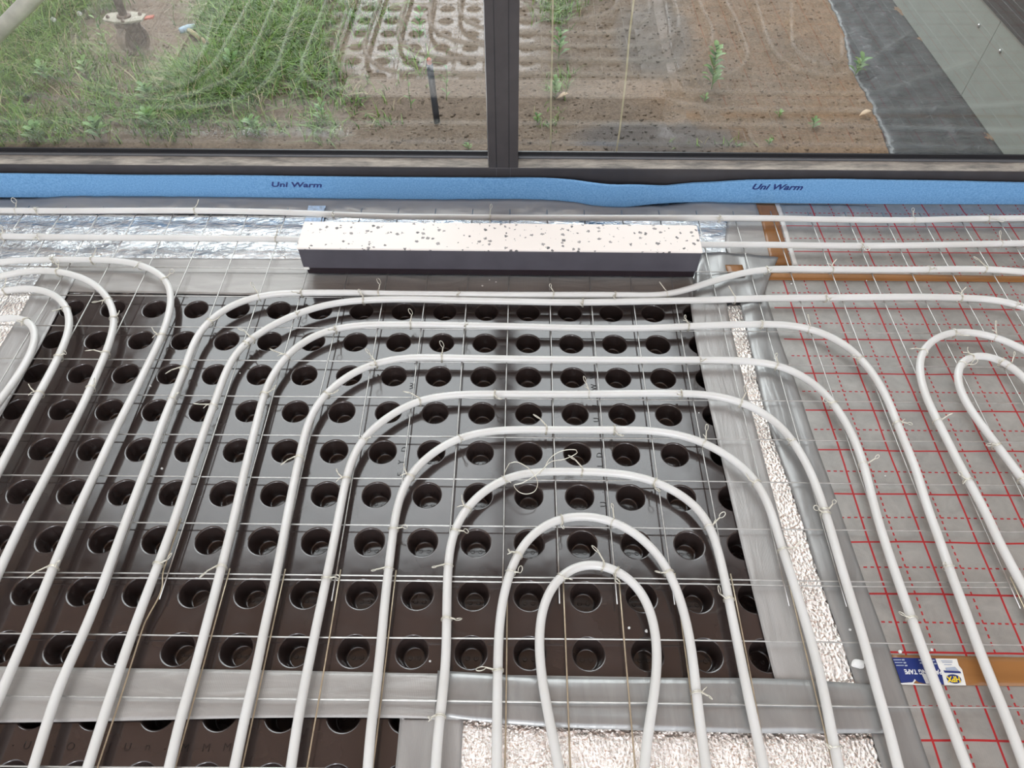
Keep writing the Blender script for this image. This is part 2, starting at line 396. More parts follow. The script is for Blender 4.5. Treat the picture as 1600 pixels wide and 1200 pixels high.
# wing wall: pale plinth boards, dark cladding above, membrane at its foot
WXX = 1.630
g = G(); g.box((WXX, YF+.30, ZG-.05), (WXX+.2, 6.0, .118)); 
plinth = struct(g.build('wall_wing', M['plaster']))
def pboard(y0, y1):
    o = box('plinth_board', (WXX-.012, y0, ZG-.012), (WXX-.0005, y1, .118), M['panel'], None, .001)
    return o
jy = .0
pj = WX(1505, 143, WXX-.012)
tag(pboard(YF+.31, pj.y-.0012), 'pale grey cement plinth board on the wing wall, nearest the window', 'wall panel')
tag(pboard(pj.y+.0012, 3.4), 'pale grey cement plinth board on the wing wall, beyond the joint line', 'wall panel')
for (px, py), lb in (((1530, 40), 'silver screw head in the pale plinth board, upper left of the two'), ((1563, 80), 'silver screw head in the pale plinth board, lower right of the two')):
    p = WX(px, py, WXX-.013); g = G()
    g.tube([p+Vector((.001, 0, 0)), p-Vector((.003, 0, 0)), p-Vector((.005, 0, 0))], lambda k: (.006, .006, .0035)[k], 12)
    tag(g.build('screw_head', M['steel'], smooth=False), lb, 'screw', 'screws in the plinth')
g = G(); g.box((WXX-.016, YF+.30, .1185), (WXX+.2, 6.0, 4.0)); struct(g.build('wall_wing_cladding', M['clad']))
struct(box('trim_1', (WXX-.020, YF+.31, .150), (WXX-.0165, 6.0, .165), M['frame'], None, .001))
struct(box('wall_wing_left', (-4.1, YF+.30, ZG-.05), (-3.6, 8.0, 4.0), M['brick']))
# membrane
L = [W(x, y, ZG+.012) for x, y in ((1399, 262), (1392, 235), (1378, 205), (1362, 160), (1345, 130), (1325, 85), (1318, 45), (1298, 8), (1290, -20), (1285, -50))]
L = catmull(L, .02); vs = []; fs = []; nx = 26
for k, p in enumerate(L):
    x0 = p.x+.006*noise.noise(Vector((p.y*30, 2, 0)))+.01*noise.noise(Vector((p.y*9, 7, 0)))
    for i in range(nx+1):
        t = i/nx; x = x0+(WXX-.0125-x0)*t
        z = max(gh(x, p.y), ZG-.01)+.006+.010*abs(noise.noise(Vector((x*9, p.y*22, 4))))*(.3+t)
        e_ = min(1, max(0, (t-.8)/.18)); z = z*(1-e_)+(-.147)*e_
        if i == 0: z = gh(x, p.y)+.002
        vs.append((x, p.y, z))
for k in range(len(L)-1):
    for i in range(nx):
        a = k*(nx+1)+i; fs.append((a, a+1, a+nx+2, a+nx+1))
o = mk('plastic_membrane', vs, fs, M['dpm'], smooth=True)
sd = o.modifiers.new('thick', 'SOLIDIFY'); sd.thickness = .0015
tag(o, 'dark crinkled plastic membrane strip on the ground at the foot of the pale wall', 'plastic sheet')

# ---- grass and weeds
def blade(g, p, h, wd, az, lean, mi=0, seg=4):
    d = Vector((math.cos(az), math.sin(az), 0)); s = Vector((-d.y, d.x, 0)); vs = []
    for k in range(seg+1):
        t = k/seg; c = p+d*(lean*h*t*t)+Vector((0, 0, h*(t-.35*lean*t*t))); ww = wd*(1-t)**.7
        vs += [c-s*ww, c+s*ww] if k < seg else [c]
    fs = [(2*k, 2*k+1, 2*k+3, 2*k+2) for k in range(seg-1)]+[(2*seg-2, 2*seg-1, 2*seg)]
    g.add(vs, fs, mi)
def leaf(g, p, d, up, ln, wd, mi=0):
    d = d.normalized(); s = d.cross(up).normalized(); vs = []
    for t, ww in ((0, .12), (.3, .9), (.6, 1), (.85, .5), (1, 0)):
        c = p+d*ln*t+up*(ln*.25*math.sin(t*2.6)); vs += [c-s*wd*ww, c+up*wd*-.15, c+s*wd*ww]
    fs = []
    for k in range(4): fs += [(3*k, 3*k+1, 3*k+4, 3*k+3), (3*k+1, 3*k+2, 3*k+5, 3*k+4)]
    g.add(vs, fs, mi)
random.seed(11)
patches = [  # px centre, px radii, blades, height
    ((95, 15), (60, 45), 420, .13), ((30, 60), (60, 55), 600, .12), ((15, 130), (60, 50), 420, .09), ((100, 90), (90, 40), 420, .08),
    ((60, 200), (110, 30), 420, .07), ((170, 150), (80, 50), 280, .07), ((255, 190), (70, 35), 300, .07), ((150, 8), (50, 14), 240, .11),
    ((310, 140), (70, 40), 800, .11), ((380, 110), (60, 60), 950, .12), ((440, 50), (70, 50), 950, .12), ((350, 30), (50, 35), 450, .11),
    ((480, 110), (50, 50), 420, .09), ((400, 200), (60, 18), 90, .05), ((500, 200), (45, 30), 90, .06), ((540, 150), (70, 30), 90, .05),
    ((600, 190), (40, 20), 30, .04), ((560, 30), (60, 30), 160, .08), ((500, -20), (110, 30), 500, .12), ((640, 90), (60, 40), 60, .06),
    ((870, 20), (30, 25), 130, .07), ((905, -10), (60, 20), 200, .08), ((875, 130), (25, 20), 40, .05), ((1130, 225), (60, 8), 20, .03), ((860, 190), (20, 30), 25, .03)]
g = G(); gs = G()
for (cx, cy), (rx, ry), n, h in patches:
    for _ in range(n):
        a = random.gauss(0, .5), random.gauss(0, .5)
        x, y = cx+rx*a[0], min(cy+ry*a[1], 226)
        p = W(x, y, ZG)
        if p.x < -2.5 or p.y < YF+.15 or p.y > 2.65 or (MX0 > p.x > .1): continue
        p.z = gh(p.x, p.y)-.002
        tgt = gs if random.random() < .13 else g
        for _r2 in range(2):
            blade(tgt, p+Vector((random.uniform(-.012, .012), random.uniform(-.012, .012), 0))*_r2, h*random.uniform(.4, 1.25), random.uniform(.0012, .0028), random.uniform(0, 6.28), random.uniform(.3, 1.7))
tag(g.build('grass', M['grass']), 'fresh green grass growing in the soil beyond the left pane', 'grass', kind='stuff')
tag(gs.build('dry_grass', M['straw']), 'dry straw-coloured blades scattered among the green grass', 'grass', kind='stuff')
def weed(px, py, h, nl, ll, lab, seed, cat='plant'):
    random.seed(seed); b = W(px, py, ZG); b.z = gh(b.x, b.y)-.003
    t = thing('weed', lab, cat, b, 'weeds growing outside the window')
    tip = Vector((random.uniform(-.15, .15)*h, random.uniform(-.1, .15)*h, h))
    pts = [tip*(k/6)+Vector((.01*h*math.sin(k*1.7), .01*h*math.cos(k*2), 0)) for k in range(7)]
    g = G(); g.tube(pts, lambda k: .0016*(1-.08*k), 6); g.build('stem', M['weed'], t)
    g = G()
    for k in range(nl):
        u = .12+.88*k/max(1, nl-1); p = tip*u; az = k*2.4+random.random()
        d = Vector((math.cos(az), math.sin(az), .45)); leaf(g, p, d, Vector((0, 0, 1)), ll*random.uniform(.7, 1.1)*(1.1-.4*u), ll*.17)
    g.build('leaves', M['weed'], t, True)
WD = [(1110, 147, .155, 26, .05, 'tall leafy green weed in the sand beyond the right pane, tallest there'),
 (1215, 188, .02, 6, .025, 'small bright green sprout in the sand in front of the weed row'),
 (1270, 200, .03, 9, .028, 'small three-leaved green sprout in orange sand left of the dark membrane'),
 (1335, 118, .06, 12, .05, 'green weed spreading its leaves over the edge of the dark membrane'),
 (1100, 160, .02, 5, .025, 'tiny pale green seedling at the foot of the tallest sand weed'),
 (1200, 228, .015, 6, .02, 'tiny sprout in the sand close to the right pane'),
 (872, 92, .10, 16, .045, 'leafy green weed just right of the mullion, upper one'),
 (868, 150, .06, 12, .04, 'leafy green weed just right of the mullion, lower one'),
 (840, 190, .03, 8, .025, 'small light green sprout between mullion and tan stalk'),
 (732, 233, .02, 8, .022, 'small bright sprout left of the mullion at the sill'),
 (655, 60, .11, 12, .04, 'thin weed with drooping leaves beside the dark stake'),
 (697, 155, .12, 7, .025, 'spindly weed right of the dark stake'),
 (642, 168, .12, 6, .025, 'spindly bent weed left of the dark stake'),
 (400, 212, .06, 14, .045, 'leafy weed lowest below the dense grass clump'),
 (374, 122, .09, 12, .05, 'weed with pale yellowish leaves in the middle of the dense grass clump'),
 (505, 195, .08, 12, .035, 'thin weed right of the dense grass clump'),
 (235, 165, .07, 16, .05, 'broad-leaved weed below the rusty caster wheel'),
 (240, 200, .06, 14, .045, 'broad-leaved weed left of centre near the left pane'),
 (160, 222, .07, 16, .05, 'pale leafy weed close to the sill in front of the bare soil'),
 (60, 222, .06, 14, .05, 'leafy weed close to the sill near the left edge'),
 (140, 120, .06, 12, .045, 'broad-leaved weed left of and below the caster wheel'),
 (80, 130, .06, 12, .045, 'broad-leaved weed below the two white dandelion heads'),
 (170, 80, .13, 10, .03, 'tall thin flowering weed just left of the caster wheel')]
for k, a in enumerate(WD): weed(*a, 100+k)
for (px, py, by), lb in (((95, 42, 58), 'white dandelion seed head in the grass, left one'), ((133, 28, 45), 'white dandelion seed head in the grass, right one')):
    b = W(px+2, by, ZG); b.z = gh(b.x, b.y); t = thing('dandelion', lb, 'flower', b, 'dandelions')
    h = .06; g = G(); g.tube([Vector((0, 0, 0)), Vector((.002, 0, h*.5)), Vector((0, 0, h))], .0014, 6); g.build('stem', M['weed'], t)
    g = G(); random.seed(5)
    for _ in range(160):
        d = Vector((random.gauss(0, 1), random.gauss(0, 1), random.gauss(0, 1))).normalized()
        c = Vector((0, 0, h+.008)); blade(g, c, .001, .0001, 0, 0) if False else None
        s = d.orthogonal().normalized(); g.add([c+s*.0003, c-s*.0003, c+d*.009+s*.0022, c+d*.009-s*.0022], [(0, 1, 3, 2)])
    bm = bmesh.new(); bmesh.ops.create_icosphere(bm, subdivisions=2, radius=.0055)
    g.add([v.co+Vector((0, 0, h+.008)) for v in bm.verts], [tuple(v.index for v in f.verts) for f in bm.faces]); bm.free()
    g.build('seed_head', M['puff'], t)
# two thin tan tubes added just outside the right pane as upright pale lines
for pts, lb in ((((860, 239), (861, 150), (863, 60), (864, -40)), 'thin straight tan stalk standing outside the right pane nearest the mullion'),
                (((963, 237), (968, 205), (978, 120), (983, 60), (994, -30)), 'thin bent tan stalk standing outside the right pane, second from the mullion')):
    pp = [WY(x, y, .60) for x, y in pts]; pp = [Vector((pp[0].x, .60, gh(pp[0].x, .60)-.004))]+pp
    g = G(); g.tube(catmull(pp, .03), .0026, 7); tag(g.build('tan_strand', M['strand'], smooth=True), lb, 'plant stalk', 'tan strands')
# dark stake with red tip
b = W(683, 190, ZG); b.z = gh(b.x, b.y)-.01; tp = WY(671, 100, b.y+.02)
t = thing('stake', 'dark round stake with a red tip standing in the soil left of the mullion', 'stake', b)
g = G(); g.tube([Vector((0, 0, 0)), tp-b], .011, 16); g.build('shaft', M['post'], t, True)
g = G(); g.tube([tp-b, (tp-b)+Vector((0, 0, .016)), (tp-b)+Vector((0, 0, .02))], lambda k: (.008, .008, .004)[k], 12); g.build('tip', M['red'], t)
# caster with plate and post
cb = W(218, 83, ZG); cb.z = gh(cb.x, cb.y)
t = thing('scaffold_upright', 'rusty swivel caster wheel with bolted plate and round post in the grass', 'caster wheel', cb)
ax = Vector((math.cos(.55), -math.sin(.55), 0)); fw = Vector((-ax.y, ax.x, 0)); Zv = Vector((0, 0, 1)); R = .058
def disc(g, c, axis, prof, n=36, mi=0):
    s = axis.orthogonal().normalized(); u = axis.cross(s); vs = []; fs = []
    for (a, r) in prof:
        for k in range(n):
            an = 2*math.pi*k/n; vs.append(c+axis*a+(s*math.cos(an)+u*math.sin(an))*r)
    for j in range(len(prof)-1):
        for k in range(n):
            b2 = (k+1) % n; fs.append((j*n+k, j*n+b2, (j+1)*n+b2, (j+1)*n+k))
    fs.append(tuple(range(n))[::-1]); fs.append(tuple((len(prof)-1)*n+k for k in range(n))); g.add(vs, fs, mi)
wc = Vector((0, 0, R))
g = G(); disc(g, wc, ax, [(-.010, .04), (-.021, .042), (-.023, .052), (-.017, R), (.017, R), (.023, .052), (.021, .042), (.010, .04)]); g.build('wheel', M['wheel'], t, False)
g = G(); disc(g, wc, ax, [(-.036, .008), (-.036, .014), (.036, .014), (.036, .008)], 16)
for sgn in (-1, 1):
    c = wc+ax*(.030*sgn)
    pr = [c-fw*.018-Zv*.012, c+fw*.018-Zv*.012, c+fw*.034+Zv*.058, c-fw*.034+Zv*.058]
    th = ax*.003; g.add([p-th for p in pr]+[p+th for p in pr], [(0, 1, 2, 3), (7, 6, 5, 4), (0, 4, 5, 1), (1, 5, 6, 2), (2, 6, 7, 3), (3, 7, 4, 0)])
disc(g, wc+Zv*.064, Zv, [(-.008, .030), (-.008, .044), (.006, .044), (.008, .036)], 28)
g.build('fork', M['rust'], t)
pc = wc+Zv*.078
g = G(); n = 8; vs = []
for zz in (-.004, .004):
    for k in range(n):
        an = 2*math.pi*k/n+.39; rr = (.080 if k % 4 in (0, 3) else .058)
        vs.append(pc+Vector((math.cos(an)*rr*1.0, math.sin(an)*rr*.8, zz)))
g.add(vs, [tuple(range(n))[::-1], tuple(range(n, 2*n))]+[(k, (k+1) % n, n+(k+1) % n, n+k) for k in range(n)])
plate = bev(g.build('mounting_plate', M['dust'], t), .002)
for an in (.3, 1.9, 3.4, 4.9):
    g = G(); c = pc+Vector((math.cos(an)*.058, math.sin(an)*.043, .004)); disc(g, c, Zv, [(0, .007), (.006, .007), (.010, .003)], 6); g.build('bolt', M['rust'], plate)
g = G(); disc(g, pc+Zv*.004, Zv, [(0, .026), (.006, .024), (.008, .018)], 24)
g.tube([pc+Zv*.008, pc+Vector((-.02, .03, 1.75))], .0145, 20); g.build('post', M['rust'], t, True)
g = G(); g.add([pc+Vector(v) for v in ((.03, -.012, -.012), (.03, .012, -.012), (.105, .02, -.004), (.105, .0, -.004), (.03, -.012, -.006), (.03, .012, -.006), (.105, .02, .002), (.105, .0, .002))],
      [(0, 3, 2, 1), (4, 5, 6, 7), (0, 1, 5, 4), (1, 2, 6, 5), (2, 3, 7, 6), (3, 0, 4, 7)]); g.build('brake_lever', M['red'], t)
# aluminium brace
a = WY(0, 48, 1.15); b = WY(48, 0, 1.15); d = (b-a).normalized(); k = (a.z-(ZG+.0))/d.z
p0 = a-d*k; p1 = b+d*1.2; g = G(); g.tube([p0, p1], .0245, 28); t = thing('scaffold_tube', 'slanting worn aluminium scaffold tube at the upper left', 'pole', p0)
o = g.build('tube', M['alu'], smooth=True); o.data.transform(Matrix.Translation(-p0)); o.parent = t
gg = G(); c = a+d*.01-Vector((0, .0246, 0)).lerp(Vector((0, .02, -.012)), .2); 
gg.tube([a+Vector((.004, -.0247, .004))-p0, a+Vector((.010, -.0247, -.002))-p0], .0012, 6); gg.build('scratch_mark', M['printdark'], t)
# hand tool
hb = W(292, 45, ZG+.01); he = W(326, 70, ZG+.01)
t = thing('hand_tool', 'small hand tool with pale handle and scuffed blue-white head lying on the soil', 'tool', hb)
for q_ in (hb, he): q_.z = max(gh(q_.x, q_.y), ZG)+.012
t.location = hb; dv = he-hb
g = G(); g.tube([dv*k for k in (.1, .35, .7, .95)], lambda k: (.008, .010, .009, .007)[k], 12); g.build('handle', M['wood'], t, True)
g = G(); g.tube([dv*.95, dv*1.3], lambda k: (.006, .004)[k], 10); g.build('handle_end', M['post'], t, True)
pv = Vector((dv.y, -dv.x, 0)).normalized(); g = G(); g.tube([pv*-.035, pv*-.012, pv*.012, pv*.03], lambda k: (.008, .012, .012, .010)[k], 12); g.build('head', M['sticker'], t, True)
# dry leaves, pebbles
for (px, py, r, lb) in ((880, 157, .022, 'pale dry leaf lying flat on soil right of the mullion'), (1350, 187, .022, 'curled pale dry leaf at the edge of the dark membrane'), (385, 133, .018, 'pale leaf lying in the dense grass clump')):
    p = W(px, py, ZG); p.z = gh(p.x, p.y)+.008; g = G(); leaf(g, Vector((-r, 0, 0)), Vector((1, .3, .15)), Zv, 2*r, r*.45)
    o = g.build('dry_leaf', M['leaf'], None, True); o.location = p; s_ = o.modifiers.new('t', 'SOLIDIFY'); s_.thickness = .0008; tag(o, lb, 'leaf', 'dry leaves')
random.seed(3)
g = G(); bm = bmesh.new(); bmesh.ops.create_icosphere(bm, subdivisions=1, radius=1); IV = [v.co.copy() for v in bm.verts]; IF = [tuple(v.index for v in f.verts) for f in bm.faces]; bm.free()
for k in range(15000):
    x = random.uniform(-2.2, 1.27); y = YF+.14+random.random()**1.3*1.7; r = .0014+.0055*random.random()**4
    if x < -.4 and random.random() < .4: continue
    z = gh(x, y); rv = Vector((random.random()*9, k, 0))
    g.add([Vector((x, y, z))+Vector((v.x*r*1.2, v.y*r, v.z*r*.75))*(1+.5*noise.noise(v*1.3+rv)) for v in IV], IF)
tag(g.build('soil_clods', M['soil'], None, True), 'small loose lumps of soil strewn over the bare ground outside', 'soil', kind='stuff')

# ================================================================== FLOOR BUILD-UP
ZM = -.0150       # top of dimpled mats and boards
# dimpled mats
PX0, PY0, PP = .0478, -.0292, .0997
def cell_rings(n=28):
    prof = [(.0300, 0), (.0283, -.0004), (.0270, -.0018), (.0263, -.0045), (.0255, -.009), (.0208, -.037), (.0195, -.0395), (.0170, -.0405), (.0, -.0405)]
    return prof, n
def dimple_mat(name, i0, i1, j0, j1, lab, x1cut=None):
    prof, n = cell_rings(); vs = []; fs = []
    h = PP/2
    def sq(an):
        c, s = math.cos(an), math.sin(an); k = h/max(abs(c), abs(s)); return c*k, s*k
    for i in range(i0, i1+1):
        for j in range(j0, j1+1):
            cx = PX0+PP*i; cy = PY0-PP*j; b = len(vs)
            for k in range(n):
                x, y = sq(2*math.pi*(k+.5)/n+math.pi/4-math.pi/n)
                vs.append((cx+x, cy+y, ZM))
            for (r, z) in prof[:-1]:
                for k in range(n):
                    an = 2*math.pi*(k+.5)/n+math.pi/4-math.pi/n; vs.append((cx+r*math.cos(an), cy+r*math.sin(an), ZM+z))
            vs.append((cx, cy, ZM+prof[-1][1])); last = len(vs)-1
            R_ = len(prof)
            for rr in range(R_-1):
                for k in range(n):
                    k2 = (k+1) % n
                    fs.append((b+rr*n+k, b+rr*n+k2, b+(rr+1)*n+k2, b+(rr+1)*n+k))
            for k in range(n): fs.append((b+(R_-1)*n+k, b+(R_-1)*n+(k+1) % n, last))
            # two small moulded buttons in the cup floor
            for sx in (-1, 1):
                b2 = len(vs); cc = (cx+sx*.0075, cy+.001)
                for (r, z) in ((.0042, 0), (.0036, .0012), (.0018, .0012), (.0014, .0004)):
                    for k in range(10):
                        an = 2*math.pi*k/10; vs.append((cc[0]+r*math.cos(an), cc[1]+r*math.sin(an), ZM-.0404+z))
                for rr in range(3):
                    for k in range(10):
                        k2 = (k+1) % 10; fs.append((b2+rr*10+k, b2+rr*10+k2, b2+(rr+1)*10+k2, b2+(rr+1)*10+k))
                fs.append(tuple(b2+30+k for k in range(10)))
    xa, xb = PX0+PP*i0-h, PX0+PP*i1+h; ya, yb = PY0-PP*j1-h, PY0-PP*j0+h
    nb = len(vs); vs += [(xa, ya, ZM), (xb, ya, ZM), (xb, yb, ZM), (xa, yb, ZM), (xa, ya, -.0745), (xb, ya, -.0745), (xb, yb, -.0745), (xa, yb, -.0745)]
    fs += [(nb, nb+1, nb+5, nb+4), (nb+1, nb+2, nb+6, nb+5), (nb+2, nb+3, nb+7, nb+6), (nb+3, nb, nb+4, nb+7)]
    t = thing(name, lab, 'floor mat', ((xa+xb)/2, (ya+yb)/2, -.0745), 'dimpled mats')
    me = bpy.data.meshes.new('cup_sheet'); me.from_pydata(vs, [], fs); me.materials.append(M['mat'])
    bm = bmesh.new(); bm.from_mesh(me); bmesh.ops.remove_doubles(bm, verts=bm.verts, dist=.00002); bmesh.ops.recalc_face_normals(bm, faces=bm.faces)
    for f in bm.faces:
        f.smooth = abs(f.normal.z) < .995
    bm.to_mesh(me); bm.free()
    me.transform(Matrix.Translation(-t.location)); o = bpy.data.objects.new('cup_sheet', me); C.objects.link(o); o.parent = t
    return t
mat1 = dimple_mat('dimpled_mat', -11, 4, 0, 8, 'large dark brown dimpled plastic mat with rows of round cups under the mesh')
mat2 = dimple_mat('dimpled_mat', -11, -2, 9, 15, 'smaller dark dimpled plastic mat in front of the wide silver tape at lower left')
# embossed characters
def emboss(ch, px, py, rz, par, size=.017):
    p = W(px, py, ZM+.0004)
    me_o = text_obj('embossed_character', ch, size, M['emboss'] if par is mat2 else M['printdark'], p-par.location, 0, rz, None, extrude=.0004, offset=-.0002)
    me_o.parent = par
for ch, px, py in (('U', 42, 1165), ('O', 110, 1167), ('J', 171, 1168), ('U', 199, 1168), ('n', 231, 1167), ('.', 259, 1166), ('M', 289, 1169), ('M', 322, 1169), ('M', 355, 1168), ('.', 22, 1160), ('.', 87, 1162)):
    emboss(ch, px, py, 0, mat2)
for ch, px, py in (('W', 652, 564), ('W', 648, 584), ('W', 645, 603), ('.', 648, 646), ('V', 637, 663), ('.', 634, 684), ('D', 632, 702), ('Y', 627, 722), ('E', 626, 741), ('.', 622, 756)):
    emboss(ch, px, py, math.pi/2, mat1)
for ch, px, py in (('W', 926, 587), ('W', 928, 605), ('U', 930, 636), ('U', 932, 656), ('.', 935, 691), ('D', 937, 711), ('L', 938, 727), ('.', 939, 769), ('U', 943, 788)):
    emboss(ch, px, py, math.pi/2, mat1)

# boards with foil / gridded tops
def board(name, poly, top, mat_top, lab, cat='insulation board', bot=-.0748, mname='facing', group=None, wr=0):
    """poly: world xy corners (ccw), a slab of foam with a faced top"""
    c = sum((Vector((x, y, 0)) for x, y in poly), Vector())/len(poly); t = thing(name, lab, cat, (c.x, c.y, bot), group)
    n = len(poly); pv = [Vector((x, y, 0))-Vector((c.x, c.y, bot)) for x, y in poly]
    vs = [Vector((p.x, p.y, 0)) for p in pv]+[Vector((p.x, p.y, top-.0012-bot)) for p in pv]
    mk('foam_core', vs, [tuple(range(n))[::-1], tuple(range(n, 2*n))]+[(k, (k+1) % n, n+(k+1) % n, n+k) for k in range(n)], M['board'], t)
    # facing keeps world coordinates for its pattern: its origin sits at the world origin
    vs = [(x, y, top-.0012) for x, y in poly]+[(x, y, top) for x, y in poly]
    o = mk(mname, vs, [tuple(range(n))[::-1], tuple(range(n, 2*n))]+[(k, (k+1) % n, n+(k+1) % n, n+k) for k in range(n)], mat_top)
    o.parent = t; o.matrix_parent_inverse = Matrix.Translation(t.location).inverted(); return t
xa = PX0-11.5*PP; xb = PX0+4.5*PP; yb = PY0+PP/2; y2 = PY0-8.5*PP
board('foil_board', [(-1.75, yb+.001), (.59, yb+.001), (.59, .398), (-1.75, .398)], ZM-.0005, M['foil2'], 'shiny silver foil-faced board running along the window behind the speckled block')
board('foil_board', [(-1.62, -1.9), (xa-.002, -1.9), (xa-.002, yb-.001), (-1.62, yb-.001)], ZM-.0005, M['foil'], 'shiny foil-faced board at the far left beside the dark dimpled mat')
board('foil_board', [(xb+.002, y2+.002), (.597, y2+.002), (.597, yb-.001), (xb+.002, yb-.001)], ZM-.0005, M['foil'], 'narrow strip of crinkled foil board between the dimpled mat and gridded sheet')
xc = PX0-1.5*PP
board('foil_board', [(xc+.002, -2.2), (.597, -2.2), (.597, y2-.001), (xc+.002, y2-.001)], ZM-.0005, M['foil'], 'crinkled foil board with painted-in warm reflection at the bottom, in front of the wide silver tape')
board('gridded_board', [(.598, .095), (2.6, .095), (2.6, .398), (.598, .398)], -.0120, M['gridA'], 'grey insulation sheet with red grid, rear one nearest the window', 'insulation sheet')
board('gridded_board', [(.598, -.850), (2.6, -.850), (2.6, .094), (.598, .094)], -.0120, M['gridB'], 'grey insulation sheet with red grid, big middle one between the brown tapes', 'insulation sheet')
board('gridded_board', [(.598, -2.2), (2.6, -2.2), (2.6, -.851), (.598, -.851)], -.0120, M['gridC'], 'grey insulation sheet with red grid, front one below the printed tape', 'insulation sheet')

# tapes: strips with a subdivided, slightly wrinkled top
def strip(name, A, B, z, mat, lab, th=.0006, wr=.0006, cat='tape', group=None, parent=None, ws=(20, 20), na=None, rag=0):
    """A, B: two edges as point lists (world xy), strip spans between them"""
    A = catmull([Vector((a[0], a[1], 0)) for a in A], .012) if len(A) > 1 else A
    B = catmull([Vector((a[0], a[1], 0)) for a in B], .012)
    def at(L, t):
        x = t*(len(L)-1); i = min(int(x), len(L)-2); return L[i].lerp(L[i+1], x-i)
    N = max(len(A), len(B)); Wd = (A[0]-B[0]).length; K = max(3, int(Wd/.008)); vs = []; fs = []
    for k in range(N):
        a = at(A, k/(N-1)); b = at(B, k/(N-1))
        for i in range(K+1):
            p = a.lerp(b, i/K)
            if rag and k in (0, N-1):
                p = p+(b-a).orthogonal().normalized()*0+Vector((rag*noise.noise(p*90), rag*noise.noise(p*90+Vector((5, 5, 5))), 0))
            zz = z+th+wr*(noise.noise(Vector((p.x*ws[0], p.y*ws[1], 3)))+.6)*1.2
            if i in (0, K): zz = z+th
            vs.append((p.x, p.y, zz))
    M1 = (K+1)
    for k in range(N-1):
        for i in range(K):
            a = k*M1+i; fs.append((a, a+1, a+M1+1, a+M1))
    nb = len(vs); vs2 = [(v[0], v[1], z+.00005) for v in vs]
    rim = [i for i in range(K+1)]+[k*M1+K for k in range(1, N)]+[(N-1)*M1+i for i in range(K-1, -1, -1)]+[k*M1 for k in range(N-2, 0, -1)]
    base = len(vs); vs += [vs2[i] for i in rim]
    for k in range(len(rim)):
        k2 = (k+1) % len(rim); fs.append((rim[k], base+k, base+k2, rim[k2]))
    fs.append(tuple(base+k for k in range(len(rim))))
    o = mk(name, vs, fs, mat, parent, True)
    if parent is None: tag(o, lab, cat, group)
    return o
def px(pts, z=-.014): return [(W(x, y, z).x, W(x, y, z).y) for x, y in pts]
z0 = ZM
# rear duct tape (over mat / foil)
strip('duct_tape', [(-1.160, .150), (-.5, .152), (.0, .150), (.46, .150)], [(-1.160, .050), (-.5, .092), (.0, .090), (.46, .090)], z0, M['duct'], 'silver duct tape strip just behind the mat, half under the speckled block, upper layer')
strip('duct_tape', [(-1.17, .100), (-.5, .098), (.46, .098)], [(-1.17, .026), (-.5, .018), (.47, .010)], z0+.0018, M['duct'], 'silver duct tape strip along the rear edge of the large dimpled mat')
strip('duct_tape', [(-1.164, .095), (-1.160, -.2), (-1.168, -.6), (-1.17, -1.2), (-1.17, -1.8)], [(-1.078, .088), (-1.070, -.2), (-1.073, -.6), (-1.075, -1.2), (-1.08, -1.8)], z0+.0034, M['ductv'], 'silver duct tape running down the left edge of the dimpled mat')
strip('duct_tape', [(.4425, .055), (.434, -.165), (.441, -.55), (.450, -.815), (.4546, -.885)], [(.5285, .055), (.5228, -.165), (.5261, -.55), (.530, -.70), (.534, -.885)], z0+.0034, M['ductv'], 'silver duct tape running down the right edge of the large dimpled mat')
strip('wrinkled_tape', [(.5617, .052), (.5562, -.1633), (.5528, -.35), (.5673, -.552), (.5726, -.689), (.5845, -.87), (.598, -1.3), (.60, -1.9)],
      [(.628, .052), (.6307, -.11), (.637, -.26), (.640, -.41), (.6454, -.51), (.652, -.70), (.659, -.85), (.672, -1.3), (.68, -1.9)], -.0125, M['duct2'], 'wrinkled darker silver tape between the foil strip and the red gridded sheets', wr=.003, ws=(45, 7), th=.001)
strip('duct_tape', [(-1.4, -.858), (-.805, -.8607), (-.42, -.8616), (.018, -.8651), (.25, -.866)], [(-1.4, -.950), (-.798, -.9464), (-.40, -.9355), (-.166, -.933), (.25, -.938)], z0+.0050, M['duct'], 'wide silver duct tape strip across the front edge of the large dimpled mat', wr=.001, ws=(8, 40))
strip('duct_tape', [(-.105, -.860), (.1, -.868), (.4421, -.8666), (.6187, -.8749)], [(-.105, -.930), (.07, -.9436), (.394, -.9495), (.612, -.9474)], z0+.0078, M['duct2'], 'crumpled silver tape overlapping the right end of the wide front tape', wr=.0022, ws=(10, 40))
strip('duct_tape', [(-.1620, -.925), (-.1601, -1.0), (-.160, -1.6)], [(-.0587, -.925), (-.0593, -1.0), (-.060, -1.6)], z0+.0014, M['ductv'], 'short silver duct tape joining the smaller dimpled mat to the bottom foil')
strip('duct_tape', px([(1095, 398), (1085, 430), (1082, 475)]), px([(1215, 405), (1200, 440), (1190, 475)]), z0+.0072, M['duct2'], 'crumpled silver tape patch right of the speckled block', wr=.004, ws=(25, 14))
strip('duct_tape', px([(1137, 338), (1133, 380), (1140, 405)]), px([(1190, 338), (1204, 380), (1210, 405)]), -.0118, M['duct'], 'flat grey tape patch left of the vertical brown tape near the window', wr=.0006)
